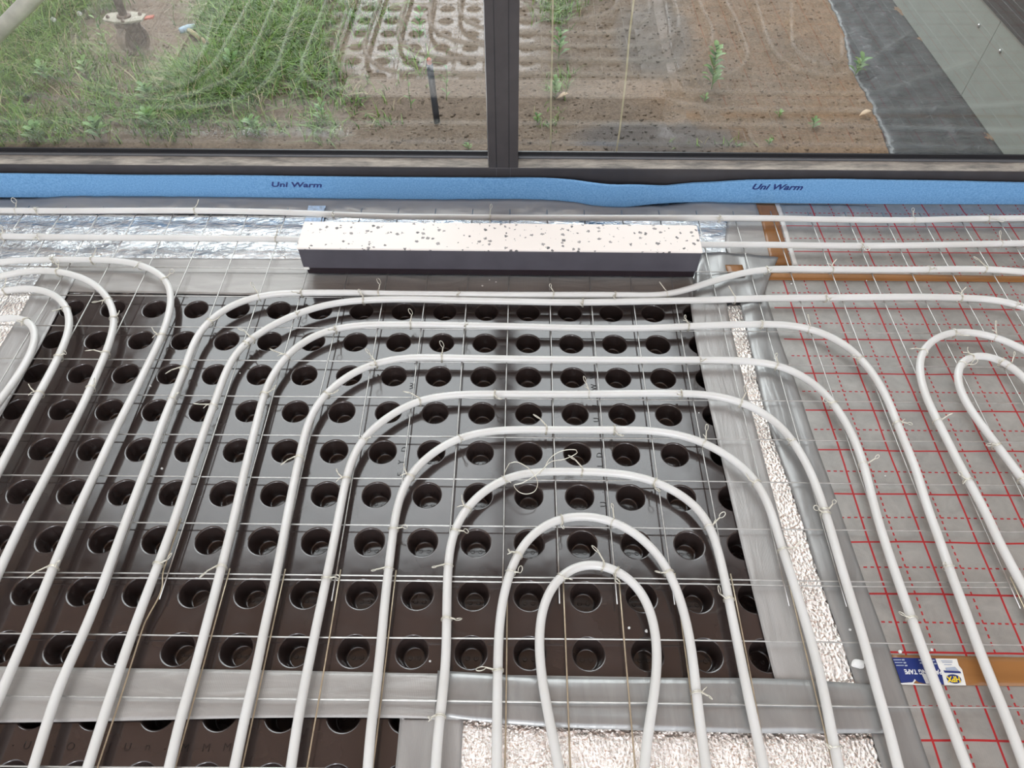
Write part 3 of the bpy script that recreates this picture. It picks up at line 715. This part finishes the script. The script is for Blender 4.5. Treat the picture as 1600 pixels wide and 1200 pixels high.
# tape over foil: rear left
# brown tapes
strip('brown_tape', px([(1187, 338), (1193, 365), (1205, 416)]), px([(1215, 338), (1222, 365), (1237, 416)]), -.0110, M['brown'], 'brown packing tape running from the foam edge toward the pipes', wr=.0003)
strip('paper_strip', px([(1216, 338), (1224, 365), (1239, 416)]), px([(1223, 338), (1231, 365), (1246, 416)]), -.0112, M['paper'], 'narrow torn white paper strip along the right of the short brown tape', wr=.0006, cat='paper', rag=.004)
strip('brown_tape', px([(1190, 426), (1400, 430), (1600, 433), (1800, 437)]), px([(1192, 439), (1400, 440.5), (1600, 442.5), (1800, 446)]), -.0112, M['brown'], 'long brown packing tape across the gridded sheets near the window', wr=.0003)
strip('brown_tape', px([(1131, 419), (1158, 419)]), px([(1137, 437), (1163, 437)]), -.0030, M['brown'], 'small square scrap of brown tape right of the speckled block', wr=.0003)
zt = -.0116
strip('brown_tape', px([(1392, 1024), (1500, 1026), (1600, 1028), (1800, 1031)]), px([(1408, 1070), (1500, 1071.5), (1600, 1073), (1800, 1076)]), zt, M['brown'], 'brown packing tape with a printed label at the lower right', wr=.0002)
# printed labels on the lower tape
def W2(x, y, dz=0): p = W(x, y, zt+.0012+dz); return p
t = thing('navy_label', 'navy blue tape label with upside-down white printing on the brown tape', 'label', W2(1430, 1050))
def flat(name, pts, mat, par, dz=0, th=.0003):
    P = [W2(x, y, dz)-par.location for x, y in pts]; n = len(P)
    vs = P+[p+Vector((0, 0, th)) for p in P]
    a = sum((P[i].x*P[(i+1) % n].y-P[(i+1) % n].x*P[i].y) for i in range(n))
    if a < 0: P = P[::-1]; vs = P+[p+Vector((0, 0, th)) for p in P]
    return mk(name, vs, [tuple(range(n))[::-1], tuple(range(n, 2*n))]+[(k, (k+1) % n, n+(k+1) % n, n+k) for k in range(n)], mat, par)
flat('label_sheet', [(1394, 1027.5), (1462, 1029), (1477, 1070), (1448, 1068.5), (1435, 1066), (1429, 1061), (1426, 1066), (1408, 1067)], M['navy'], t)
flat('torn_edge', [(1407, 1067.5), (1425, 1066), (1429, 1061), (1431, 1063), (1427, 1068), (1450, 1069), (1474, 1071.5), (1409, 1069.5)], M['paper'], t, -.0002)
flat('white_box', [(1440, 1053), (1462, 1053), (1471, 1069.5), (1447, 1068)], M['paper'], t, .0004)
def t180(name, s, size, mat, x, y, par, dz=.0006, sx=1, **kw):
    p = W2(x, y, dz)-par.location; o = text_obj(name, s, size, mat, p, 0, math.pi, None, sx=sx, extrude=.0001, **kw); o.parent = par; return o
t180('lettering', 'PACKING TAPE', .0105, M['white'], 1442.5, 1049.5, t, offset=.0003, sx=.86)
for x, y in ((1411, 1031), (1413.5, 1035.5), (1415.5, 1040), (1437, 1031.5), (1439, 1036), (1458, 1032), (1461, 1037)):
    flat('print_bullet', [(x-2, y-1.1), (x+2, y-1.1), (x+2.4, y+1.1), (x-1.6, y+1.1)], M['palegrey'], t, .0004)
for x, y in ((1402, 1031), (1404, 1035.3), (1406, 1039.7)):
    flat('print_line', [(x-6, y-.7), (x+6, y-.7), (x+6.2, y+.7), (x-5.8, y+.7)], M['palegrey'], t, .0004)
t = thing('white_label', 'white paper label with a yellow and navy oval logo on brown tape', 'label', W2(1487, 1050))
flat('label_sheet', [(1461.5, 1029), (1495, 1029.5), (1498, 1040), (1503, 1046), (1509.5, 1071), (1475.5, 1070.5), (1470.5, 1048), (1467, 1044)], M['paper'], t, .0006)
c = W2(1490.5, 1060.8, .0012)-t.location
g = G(); n = 40; vs = []
for zz in (0, .0003):
    for k in range(n):
        an = 2*math.pi*k/n; vs.append(c+Vector((math.cos(an)*.0118, math.sin(an)*.0072, zz)))
g.add(vs, [tuple(range(n))[::-1], tuple(range(n, 2*n))]+[(k, (k+1) % n, n+(k+1) % n, n+k) for k in range(n)]); g.build('logo_oval', M['navy'], t)
t180('logo_lettering', 'HPX', .0128, M['yellow'], 1490.5, 1060.8, t, .0017, sx=.86, offset=.0004, shear=.1)
flat('navy_bar', [(1474, 1047.5), (1500, 1049), (1502, 1052), (1476, 1051)], M['navy'], t, .0011)
flat('grey_patch', [(1477, 1043.5), (1492, 1042), (1498, 1048), (1478, 1047)], M['palegrey'], t, .0011)
for x, y, w_ in ((1479, 1032.5, 9), (1480, 1035, 8), (1481, 1038.5, 6)):
    flat('print_line', [(x-w_, y-.5), (x+w_, y-.5), (x+w_+.3, y+.5), (x-w_+.3, y+.5)], M['palegrey'], t, .0011)

# grey film skirt from foam strip down to the boards
SK = [(-300, 309), (0, 310), (60, 309), (100, 306), (400, 308), (700, 311), (900, 316), (1040, 320), (1100, 315), (1200, 318), (1300, 319), (1600, 323), (1900, 326)]
def skirt_top(x):
    P_ = [WY(a, b, foam_y(WY(a, b, .39).x)) for a, b in SK]
    for a, b in zip(P_, P_[1:]):
        if a.x <= x <= b.x: return a.z+(b.z-a.z)*(x-a.x)/(b.x-a.x)
    return P_[0].z if x < P_[0].x else P_[-1].z
def skirt(name, x0, x1, mat, lab):
    vs = []; fs = []; N = int((x1-x0)/.01); n = 8
    for k in range(N+1):
        x = x0+(x1-x0)*k/N; w2 = noise.noise(Vector((x*25, 3, 0))); w3 = noise.noise(Vector((x*9, 31, 0)))
        y0 = foam_y(x)-.002; zt0 = skirt_top(x)+.0015*w2; ye = .326
        for i in range(n):
            t = i/(n-1); y = y0+(ye-y0)*(1-(1-t)**1.25 if t < 1 else 1); z = -.0108+(zt0+.0108)*(1-t)**2.0
            a = math.sin(t*math.pi)
            vs.append((x, y-.002*a*w2+.0015*w3*a, z+(.0065*abs(noise.noise(Vector((x*24+t*5, t*4, 8))))+.003*w3)*a))
    for k in range(N):
        for i in range(n-1): a = k*n+i; fs.append((a, a+1, a+n+1, a+n))
    o = mk(name, vs, fs, mat, None, True); s_ = o.modifiers.new('t', 'SOLIDIFY'); s_.thickness = .0005; s_.offset = 1
    return tag(o, lab, 'film')
def foam_y(x):       # front face of the foam strip, bulging inwards at x = .27
    return .3905-.028*math.exp(-((x-.27)/.13)**2)+.002*math.sin(x*5)
skirt('film_skirt', -2.4, .6755, M['film'], 'creased grey film skirt taped along the foot of the blue foam, left part')
skirt('brown_tape', .676, .728, M['brown'], 'short brown tape end turned up onto the foot of the blue foam')['category'] = 'tape'
skirt('paper_strip', .7285, .741, M['paper'], 'narrow torn white paper end turned up at the foot of the blue foam')['category'] = 'paper'
skirt('film_skirt', .7415, 2.5, M['gridA'], 'grey red-lined film skirt along the foot of the blue foam, right part')
flat_t = thing('blue_sticker', 'scrap of pale blue and white sticker behind the left end of the speckled block', 'sticker', W(500, 335, -.009))
P = [W(*a) for a in ((482, 322, -.004), (509, 322, -.004), (505, 350, -.0135), (474, 350, -.0135))]; mid = [W(*a) for a in ((479, 337, -.0085), (507, 337, -.0085))]
vs = [P[0], mid[0], P[3], P[1], mid[1], P[2]]; vs = [v-flat_t.location+Vector((0, 0, .0015)) for v in vs]
o = mk('sticker_sheet', vs, [(0, 1, 4, 3), (1, 2, 5, 4)], M['sticker'], flat_t); s_ = o.modifiers.new('t', 'SOLIDIFY'); s_.thickness = .0005

# blue foam edge strip
xs = []; x = -2.4
T = [(0, 270), (100, 271), (200, 272.5), (400, 273.5), (600, 276), (770, 277), (900, 281), (980, 287.5), (1040, 289), (1100, 284), (1180, 280), (1300, 279), (1450, 281), (1600, 284)]
tops = [WY(x_, y_+3, foam_y(WY(x_, y_, .39).x)) for x_, y_ in T]
def top_z(x):
    if x <= tops[0].x: return tops[0].z
    for a, b in zip(tops, tops[1:]):
        if a.x <= x <= b.x:
            t_ = (x-a.x)/(b.x-a.x); t_ = t_*t_*(3-2*t_)*.5+t_*.5; return a.z+(b.z-a.z)*t_
    return tops[-1].z
vs = []; fs = []; N = 600; x0, x1 = -2.38, 2.5
for k in range(N+1):
    x = x0+(x1-x0)*k/N; zt_ = top_z(x)+.0006*noise.noise(Vector((x*180, 0, 0))); y = foam_y(x)
    for (dy, z) in ((0, -.0105), (0, zt_*.4), (.0, zt_-.002), (.0012, zt_), (.0075, zt_), (.0085, zt_-.002), (.0085, -.0105)):
        vs.append((x, y+dy, z))
for k in range(N):
    for i in range(7):
        a = k*7+i; b = k*7+(i+1) % 7; fs.append((a, b, b+7, a+7))
fs += [tuple(range(7))[::-1], tuple(N*7+i for i in range(7))]
ft = thing('foam_edge_strip', 'long blue foam edge strip standing along the foot of the window frame', 'foam strip', (0, .39, -.0105))
o = mk('strip', vs, fs, M['foam'], None, False); o.parent = ft; o.matrix_parent_inverse = Matrix.Translation(ft.location).inverted()
for (xa_, xb_, ya_, yb_) in ((424, 503, 284.5, 292.5), (1176, 1255, 287.5, 296.5)):
    c0 = WY((xa_+xb_)/2, (ya_+yb_)/2, .39); wdt = WY(xb_, ya_, .39).x-WY(xa_, ya_, .39).x
    me = text_mesh('Uni Warm', .03, .25, .0009, .0002); 
    bx = [v.co.x for v in me.vertices]; by = [v.co.y for v in me.vertices]
    hz = WY(xa_, ya_, .39).z-WY(xa_, yb_, .39).z
    sx_ = wdt/(max(bx)-min(bx)); sy_ = hz/(max(by)-min(by))
    me.materials.clear(); me.materials.append(M['navy'])
    mx_, my_ = (max(bx)+min(bx))/2, (max(by)+min(by))/2
    for v in me.vertices:
        X_ = c0.x+(v.co.x-mx_)*sx_; Z_ = c0.z+(v.co.y-my_)*sy_; v.co = Vector((X_, foam_y(X_)-.0004-v.co.z, Z_))-ft.location
    o = bpy.data.objects.new('printed_name', me); C.objects.link(o); o.parent = ft

# speckled block
bl = W(478, 431, .0); br_ = W(1085, 437, .0); H0 = .0042
ux = (br_-bl).normalized(); uy = Vector((-ux.y, ux.x, 0)); Lb = (br_-bl).length
bt = thing('speckled_block', 'long white block with dark speckles on top and black plastic side lying on the mesh', 'block', bl+Vector((0, 0, H0)))
def oriented(name, a, b, mat, bv=.001):
    g = G(); g.box(a, b); o = g.build(name, mat, bt)
    if bv: bev(o, bv)
    rot = Matrix(((ux.x, uy.x, 0), (ux.y, uy.y, 0), (0, 0, 1))).to_4x4(); o.data.transform(rot); return o
oriented('lower_lip', (.006, .004, 0), (Lb-.002, .094, .0208), M['lip'])
oriented('side_casing', (-.000, .001, .0210), (Lb, .097, .080), M['casing'])
oriented('speckled_top', (-.003, -.000, .0802), (Lb+.002, .098, .0855), M['speckle'], .0015)
oriented('chipped_corner', (.0, -.0008, .017), (.014, .003, .024), M['paper'], .001)

# ================================================================== STEEL MESH
RW = .0014
def wire(par, a, b, mat, r=RW, bow=0, seed=0):
    a = Vector(a); b = Vector(b); L = (b-a).length; n = max(8, int(L/.08)); d = (b-a)/L; s = Vector((-d.y, d.x, 0)); pts = []
    for k in range(n+1):
        t = k/n; pts.append(a.lerp(b, t)+s*(.0022*noise.noise(Vector((t*L*2.2, seed*3.1, 0)))+bow*math.sin(t*math.pi))+Vector((0, 0, .0008*noise.noise(Vector((t*L*3, seed*1.7, 9))))))
    g = G(); g.tube([p-par.location for p in pts], r, 8); return g
def mesh_sheet(lab, x0, x1, js, ys_over, is_, dx, dy, ry, zoff, vmat, cut):
    t = thing('wire_mesh', lab, 'wire mesh', ((x0+x1)/2, -.1*js[0]+dy, zoff-RW), 'steel mesh sheets')
    for j in js:
        wire(t, (x0, -.1*j+dy, zoff), (x1, -.1*j+dy+.000, zoff), None, seed=j+50).build('cross_wire', M['wire'], t, True)
    for i in is_:
        wire(t, (.1*i+dx, ys_over[0], zoff+2*RW-.0002), (.1*i+dx, ys_over[1], zoff+2*RW-.0002), None, seed=i).build('long_wire', vmat, t, True)
    return t
mesh_sheet('welded galvanised wire mesh sheet covering the rear of the floor up to the overlap', -1.9, 2.1, range(-3, 8), (.335, -.748), range(-18, 21), 0, 0, 0, 0, M['wire'], None)
fm = mesh_sheet('welded wire mesh sheet in the foreground with bronze-tinted rods, overlapping the rear one', -1.9, 2.1, range(7, 17), (-.690, -1.66), range(-5, 21), .008, -.009, 0, -.0003, M['rod'], None)
g = G(); bp = [W(x, y, 2*RW) for x, y in ((283,810),(262,872),(254.5,895),(253.5,916),(247,935),(231,964),(222,985),(190,1085),(153,1197))]; bp.append(bp[-1]+(bp[-1]-bp[-2])*4)
g.tube([p-fm.location for p in catmull(bp, .006)], RW, 8); g.build('long_wire', M['rod'], fm, True)['label'] = 'bent bronze-tinted rod'

# ================================================================== PIPES
ZP = RW*3+.0080
PR = .0080
pipes = {
 'A': ('white pipe running straight along the window, nearest the blue foam', [(0,329),(100,329.5),(200,329),(300,329),(400,330.5),(450,332),(500,334),(600,338),(700,339),(800,340),(1000,340.5),(1100,340.5),(1200,341),(1300,343),(1400,344),(1450,343.5),(1500,342),(1600,341)]),
 'B': ('white pipe second from the blue foam, passing behind the speckled block', [(0,369),(100,370.5),(200,371.5),(300,372),(400,372.5),(466,374),(650,378),(850,380),(1090,382),(1200,382.5),(1300,384),(1400,384),(1500,382),(1600,380)]),
 'C': ('white pipe that swings up to the right just in front of the speckled block', [(1600,425),(1550,421),(1500,420.5),(1400,421.5),(1300,421),(1200,420.5),(1150,429),(1125,436),(1100,444),(1075,452),(1050,459),(1030,462),(960,461),(880,461),(800,461),(700,460),(600,459),(550,457.5),(500,457.5),(450,458),(412,461),(375,471),(350,483),(325,502),(311,519),(300,541),(290,572),(277,605),(260,645),(245,685),(225,740),(202,800),(173,880),(143,960),(123,1007),(100,1053),(83,1100),(53,1197)]),
 'D': ('outermost full arch pipe, running right across under the speckled block front', [(1600,480),(1575,472),(1540,467),(1500,465),(1450,464),(1400,464),(1300,465),(1200,466),(1100,469),(1000,471),(900,472.5),(800,471),(700,469),(640,467.5),(575,468.5),(535,472),(500,478),(475,486),(450,496),(425,508),(402,522),(382,537),(367,552),(352,582),(337,625),(322,665),(302,724),(278,798),(248,880),(220,953),(197,1017),(180,1067),(160,1127),(138,1197)]),
 'E': ('arch pipe second from outside, bending down at both ends', [(1597,1187),(1577,1133),(1557,1083),(1530,1017),(1507,950),(1487,900),(1467,840),(1450,797),(1435,745),(1425,715),(1410,685),(1400,655),(1385,620),(1370,592),(1350,565),(1325,541),(1300,526),(1275,516),(1240,508),(1200,506.5),(1150,507),(1100,509),(1000,513),(900,512.5),(800,510),(700,508),(600,507),(550,509),(512,516),(482,528),(450,553),(430,579),(415,608),(400,665),(380,745),(368,800),(348,880),(322,980),(300,1063),(283,1120),(265,1197)]),
 'F': ('arch pipe third from outside', [(1510,1197),(1500,1170),(1473,1100),(1453,1047),(1433,990),(1410,927),(1387,860),(1368,800),(1355,745),(1342,703),(1330,675),(1314,647),(1300,625),(1275,601),(1250,584),(1225,573),(1200,567),(1150,563),(1075,562.5),(1000,562.5),(900,562),(800,561),(700,559),(650,558),(620,560),(598,564),(575,571),(550,582),(527,598),(507,616),(492,636),(480,663),(470,705),(460,750),(450,800),(430,907),(412,987),(400,1050),(385,1110),(367,1197)]),
 'G': ('arch pipe fourth from outside', [(1403,1197),(1387,1133),(1367,1067),(1350,1000),(1333,947),(1310,870),(1289,798),(1272,750),(1257,717),(1240,690),(1220,665),(1200,648),(1180,636),(1157,627),(1130,620),(1100,616),(1050,614.5),(975,615),(900,616),(800,616),(750,615.5),(700,617.5),(662,623),(637,632),(612,647),(587,665),(565,687),(550,715),(540,750),(531,798),(513,890),(497,967),(480,1050),(467,1117),(455,1197)]),
 'H': ('arch pipe fifth from outside', [(1310,1197),(1303,1163),(1293,1110),(1280,1047),(1263,987),(1243,920),(1223,860),(1204,796),(1194,772),(1180,748),(1155,724),(1125,704),(1095,689),(1075,682),(1037,675),(1000,672),(900,672),(800,671.5),(762,674),(725,681),(700,691),(675,707),(650,730),(632,755),(619,797),(610,867),(602,933),(596,1000),(589,1067),(580,1133),(575,1197)]),
 'I': ('arch pipe sixth from outside, third from the centre', [(1193,1197),(1183,1150),(1170,1093),(1157,1027),(1143,960),(1133,907),(1120,850),(1110,822),(1097,798),(1075,779),(1050,764),(1025,752),(1000,744),(950,738),(875,736.5),(825,738),(800,743),(775,754),(750,770),(728,794),(711,822),(703,850),(699,900),(698,967),(697,1033),(690,1100),(683,1160),(681,1197)]),
 'J': ('second innermost arch pipe', [(1103,1197),(1097,1153),(1090,1100),(1083,1033),(1076,985),(1063,935),(1047,895),(1027,863),(1000,837),(973,819),(943,808),(910,804.5),(877,808),(850,819),(827,837),(810,860),(799,886),(787,925),(780,973),(778,1033),(777,1100),(776,1197)]),
 'K': ('innermost hairpin pipe at bottom centre, only one bulging outward', [(1007,1197),(1009,1165),(1017,1117),(1025,1067),(1028,1017),(1023,973),(1010,933),(987,903),(957,885),(927,878),(893,884),(867,904),(849,940),(842,983),(843,1033),(850,1083),(860,1133),(873,1197)]),
 'M': ('outer of the two hairpin pipes on the red gridded sheet at right', [(1600,547),(1575,534),(1550,525),(1525,519),(1500,517),(1478,520),(1457,530),(1442,546),(1435.5,565),(1438,592),(1447,622),(1462,652),(1479,686),(1496,720),(1512,750),(1527,777),(1542,803),(1560,845),(1600,920)]),
 'N': ('inner of the two hairpin pipes on the red gridded sheet at right', [(1600,590),(1588,576),(1573,565),(1552,555),(1530,551),(1511,555),(1498,567),(1494,585),(1498,607),(1510,632),(1530,660),(1550,686),(1570,712),(1587,735),(1600,752)]),
 'L1': ('outermost of the four loops at the left edge', [(0,410),(25,407),(100,406),(150,406),(200,409),(237,420),(260,437),(268,460),(266,485),(258,512),(249,535),(230,572),(207,620),(180,672),(150,737),(121,797),(83,887),(43,987),(13,1057),(-10,1110)]),
 'L2': ('second outermost loop at the left edge', [(0,432),(25,426),(50,423),(87,423),(125,432),(155,449),(172,472),(180,497),(175,524),(165,553),(150,587),(130,632),(105,680),(72,745),(44,797),(0,890),(-20,935)]),
 'L3': ('third loop at the left edge', [(0,456),(25,451),(50,450),(75,455),(95,467),(107,485),(110,505),(104,530),(91,559),(72,595),(50,635),(27,680),(0,732),(-20,770)]),
 'L4': ('innermost and smallest loop at the left edge', [(-12,500),(0,497),(25,494),(42,497),(53,508),(57,522),(53,542),(42,567),(25,592),(0,626),(-15,645)]),
}
PATH = {}
for key, (lab, pts) in pipes.items():
    P = [W(x, y, ZP) for x, y in pts]
    ext = .13 if key in ('K', 'L4', 'N') else .38
    d0 = (P[0]-P[1]).normalized(); d1 = (P[-1]-P[-2]).normalized()
    P = [P[0]+d0*ext]+P+[P[-1]+d1*ext]
    Q = smooth(catmull(P, .008), 30)
    PATH[key] = Q
    loc = Q[len(Q)//2].copy(); loc.z = ZP-PR
    g = G(); g.tube([p-loc for p in Q], PR, 16)
    o = g.build('heating_pipe', M['pipe'], None, True); o.location = loc
    tag(o, 'milky '+lab if lab.startswith('white') else 'milky white '+lab, 'pipe', 'underfloor heating pipes')

# ================================================================== WIRE TIES
RT = .0008
def tie_mesh(seed):
    random.seed(seed); g = G(); R0 = PR+RT+.0004
    # frame: pipe along X, up Z; ring in YZ reaching down below the mesh wire
    for off in (-.0011, .0011) if seed % 3 else (0,):
        pts = []
        for k in range(27):
            an = 2*math.pi*k/26+math.pi/2; z = math.sin(an)*R0; y = math.cos(an)*R0
            if z < -R0*.4: z = -R0*.4+(z+R0*.4)*1.9
            pts.append(Vector((off+.0009*math.sin(2*an+seed), y, z)))
        g.tube(pts, RT, 5, False)
    # twisted tail
    sgn = 1 if seed % 2 else -1; L = random.uniform(.009, .019)
    base = Vector((0, sgn*R0*.75, R0*.66)); dr = Vector((random.uniform(-.6, .6), sgn*random.uniform(.5, 1), random.uniform(.2, .9))).normalized()
    s = dr.orthogonal().normalized(); u = dr.cross(s)
    for ph in (0, math.pi):
        g.tube([base+dr*(L*k/14)+(s*math.cos(k*1.5+ph)+u*math.sin(k*1.5+ph))*.0009 for k in range(15)], RT, 5, False)
    tip = base+dr*L; rl = random.uniform(.003, .006)
    d2 = (dr+Vector((random.uniform(-.7, .7), random.uniform(-.4, .4), random.uniform(-.2, .5)))).normalized(); s2 = d2.orthogonal().normalized()
    lp = []
    for k in range(15):
        an = 2*math.pi*k/14*.93; lp.append(tip+d2*(rl*1.5*(1-math.cos(an)))+s2*(rl*math.sin(an)))
    g.tube(lp, RT, 5, False)
    if seed % 4 == 0:
        g.tube([base, base+Vector((.004, sgn*.004, .002)), base+Vector((.009, sgn*.010, -.002))], RT, 5, False)
    me = bpy.data.meshes.new('wire_tie'); me.from_pydata([tuple(v) for v in g.v], [], g.f); me.materials.append(M['tie'])
    for p in me.polygons: p.use_smooth = True
    return me
TM = [tie_mesh(k) for k in range(12)]
ties = [(25,329),(57,329),(303,329),(62,370),(5,369),(433,373),(85,406),(145,406),(220,412),(257,437),(90,423),(45,499),(103,482),(170,470),(181,497),(165,552),(255,525),(325,502),(90,560),(8,454),
(385,538),(520,334),(768,339),(405,461),(472,457),(462,491),(570,468),(590,458),(640,507),(716,460),(525,513),(446,556),(586,568),(725,508),(690,559),
(1126,340),(862,461),(908,472),(960,461),(1039,460),(1147,468),(1197,420),(1075,510),(1187,506),(1092,562),(1425,344),(1545,342),(1564,381),(1343,384),(1300,421),(1452,421),(1537,420),(1292,465),(1502,465),(1587,476),(1267,513),(1487,518),(1555,526),(1510,555),(1577,568),
(288,575),(140,605),(268,625),(60,615),(333,635),(395,528),(412,615),(507,616),(468,715),(567,685),(541,748),(587,567),(652,625),(772,616),(717,684),(638,744),(786,750),(726,795),
(1066,615),(920,616),(852,672),(960,672),(1100,691),(1160,628),(910,737),(1026,752),(1185,755),(1345,560),(1441,548),(1500,566),(1567,562),(1215,571),(1303,628),(1466,660),(1560,699),(1238,689),(1404,662),(1351,726),(1513,752),(1596,748),(1288,797),
(77,889),(84,885),(246,885),(347,883),(508,903),(615,827),(605,890),(709,826),(698,885),(699,965),(687,1122),(778,1050),(795,895),(877,808),(955,812),(808,865),(875,896),(940,880),(968,889),(1045,893),(1089,1082),(1110,820),(1138,937),(1483,888),(1423,965),(1222,860),(1291,803),(1304,1170)]
ordn = ['first', 'second', 'third', 'fourth', 'fifth', 'sixth', 'seventh', 'eighth', 'ninth', 'tenth', 'eleventh', 'twelfth', 'thirteenth', 'fourteenth', 'fifteenth']
short = {'A': 'the pipe nearest the blue foam', 'B': 'the pipe passing behind the speckled block', 'C': 'the pipe that swings up to the right', 'D': 'the outermost full arch pipe',
 'E': 'the second arch from outside', 'F': 'the third arch from outside', 'G': 'the fourth arch from outside', 'H': 'the fifth arch from outside', 'I': 'the third arch from the centre', 'J': 'the second innermost arch',
 'K': 'the innermost bottom hairpin', 'M': 'the outer right-hand hairpin', 'N': 'the inner right-hand hairpin', 'L1': 'the outermost left-edge loop', 'L2': 'the second left-edge loop', 'L3': 'the third left-edge loop', 'L4': 'the smallest left-edge loop'}
nick = {'A': 'pipe nearest foam', 'B': 'pipe behind block', 'C': 'upswinging pipe', 'D': 'outermost arch', 'E': 'second arch', 'F': 'third arch', 'G': 'fourth arch', 'H': 'fifth arch', 'I': 'sixth arch', 'J': 'seventh arch', 'K': 'bottom hairpin', 'M': 'outer right hairpin', 'N': 'inner right hairpin', 'L1': 'outer left loop', 'L2': 'second left loop', 'L3': 'third left loop', 'L4': 'smallest left loop'}
by = {}
for x, y in ties:
    w0 = W(x, y, ZP); best = min(((p-w0).length, key, i) for key, Q in PATH.items() for i, p in enumerate(Q[1:-1], 1))
    by.setdefault(best[1], []).append((best[2], x, y))
n = 0
for key, L in by.items():
    L.sort(); Q = PATH[key]
    if Q[L[0][0]].x > Q[L[-1][0]].x: L.reverse()
    lastd = None
    for k, (i, x, y) in enumerate(L):
        p = Q[i]; tg = (Q[i+1]-Q[i-1]).normalized(); nn = Vector((-tg.y, tg.x, 0))
        mt = Matrix((( tg.x, nn.x, 0), (tg.y, nn.y, 0), (0, 0, 1))).to_4x4(); mt.translation = p
        o = bpy.data.objects.new('wire_tie', TM[(n*5+3) % 12]); C.objects.link(o); o.matrix_world = mt
        pos = 'only' if len(L) == 1 else ordn[k]
        tag(o, ('wire tie, %s from the left on %s' % (pos, short[key])) if len(L) > 1 else 'the only twisted wire tie on %s' % short[key], 'wire tie', 'twisted wire ties')
        n += 1
# loose looping wire
g = G()
l1 = [(796,724),(808,722),(825,731),(837,745),(840,757),(835,768),(822,772),(810,768),(803,758),(815,755),(830,747),(840,740),(850,731),(862,721),(880,718),(895,712),(902,707),(900,703),(885,703),(870,708),(858,718),(850,733)]
g.tube(catmull([W(x, y, .030+.004*math.sin(k*.8)) for k, (x, y) in enumerate(l1)], .004), .0008, 6)
g.tube(catmull([W(796,724,.03), W(790,735,.026), W(786,748,.0225)], .004), .0008, 6)
g.tube(catmull([W(850,733,.033), W(846,737,.027), W(843,741,.0225)], .004), .0008, 6)
tag(g.build('loose_wire_loop', M['tie'], None, True), 'long loose looping wire end on top of the third arch from the centre', 'wire')
# white foam crumbs
random.seed(21)
cr = [(765,438,.003),(775,441,.003),(754,447,.004),(235,603,.003),(253,732,.003),(983,981,.003),(1010,986,.0035),(1092,645,.002),(968,300,0),(375,583,.002),(672,1033,.0025),(1405,1019,.004),(1454,1016,.003),(1353,440,.002),(1288,463,0),(1165,398,.003),(1327,985,.003),(1236,445,.003),(725,901,.002),(1382,745,.002),(180,1038,.002)]
cm = []
for k in range(3):
    bm = bmesh.new(); bmesh.ops.create_icosphere(bm, subdivisions=2, radius=1)
    for v in bm.verts: v.co *= 1+.35*noise.noise(v.co*1.5+Vector((k*5, 0, 0)))
    me = bpy.data.meshes.new('crumb'); bm.to_mesh(me); bm.free(); me.materials.append(M['eps']); cm.append(me)
cd = {}
for k, (x, y, r) in enumerate(cr):
    if not r: continue
    r *= .75; p = W(x, y, ZM+r*.6); o = bpy.data.objects.new('foam_crumb', cm[k % 3]); C.objects.link(o); o.location = p; o.scale = (r, r, r)
    if x > 1140: p.z = -.0115+r*.6; o.location = p
    dd = sorted((min((q_-W(x, y, ZP)).length for q_ in Q_), key) for key, Q_ in PATH.items())
    lb = 'foam crumb between %s and %s' % (nick[dd[0][1]], nick[dd[1][1]])
    if y < 450 and x < 1000: lb = 'foam crumb on the tape before the speckled block'
    cd.setdefault(lb, []).append((x, o))
for lb, L in cd.items():
    L.sort(key=lambda a: a[0])
    for k, (x, o) in enumerate(L):
        w_ = '' if len(L) == 1 else (('left ', 'right ')[k] if len(L) == 2 else ('leftmost ' if k == 0 else 'rightmost ' if k == len(L)-1 else ordn[k]+' '))
        tag(o, w_+'tiny white '+lb, 'crumb', 'white foam crumbs')
p = W(1341, 1037, -.008); o = bpy.data.objects.new('foam_lump', cm[1]); C.objects.link(o); o.location = p; o.scale = (.011, .008, .005)
tag(o, 'larger white foam lump on the wrinkled tape beside the fourth arch pipe', 'crumb')
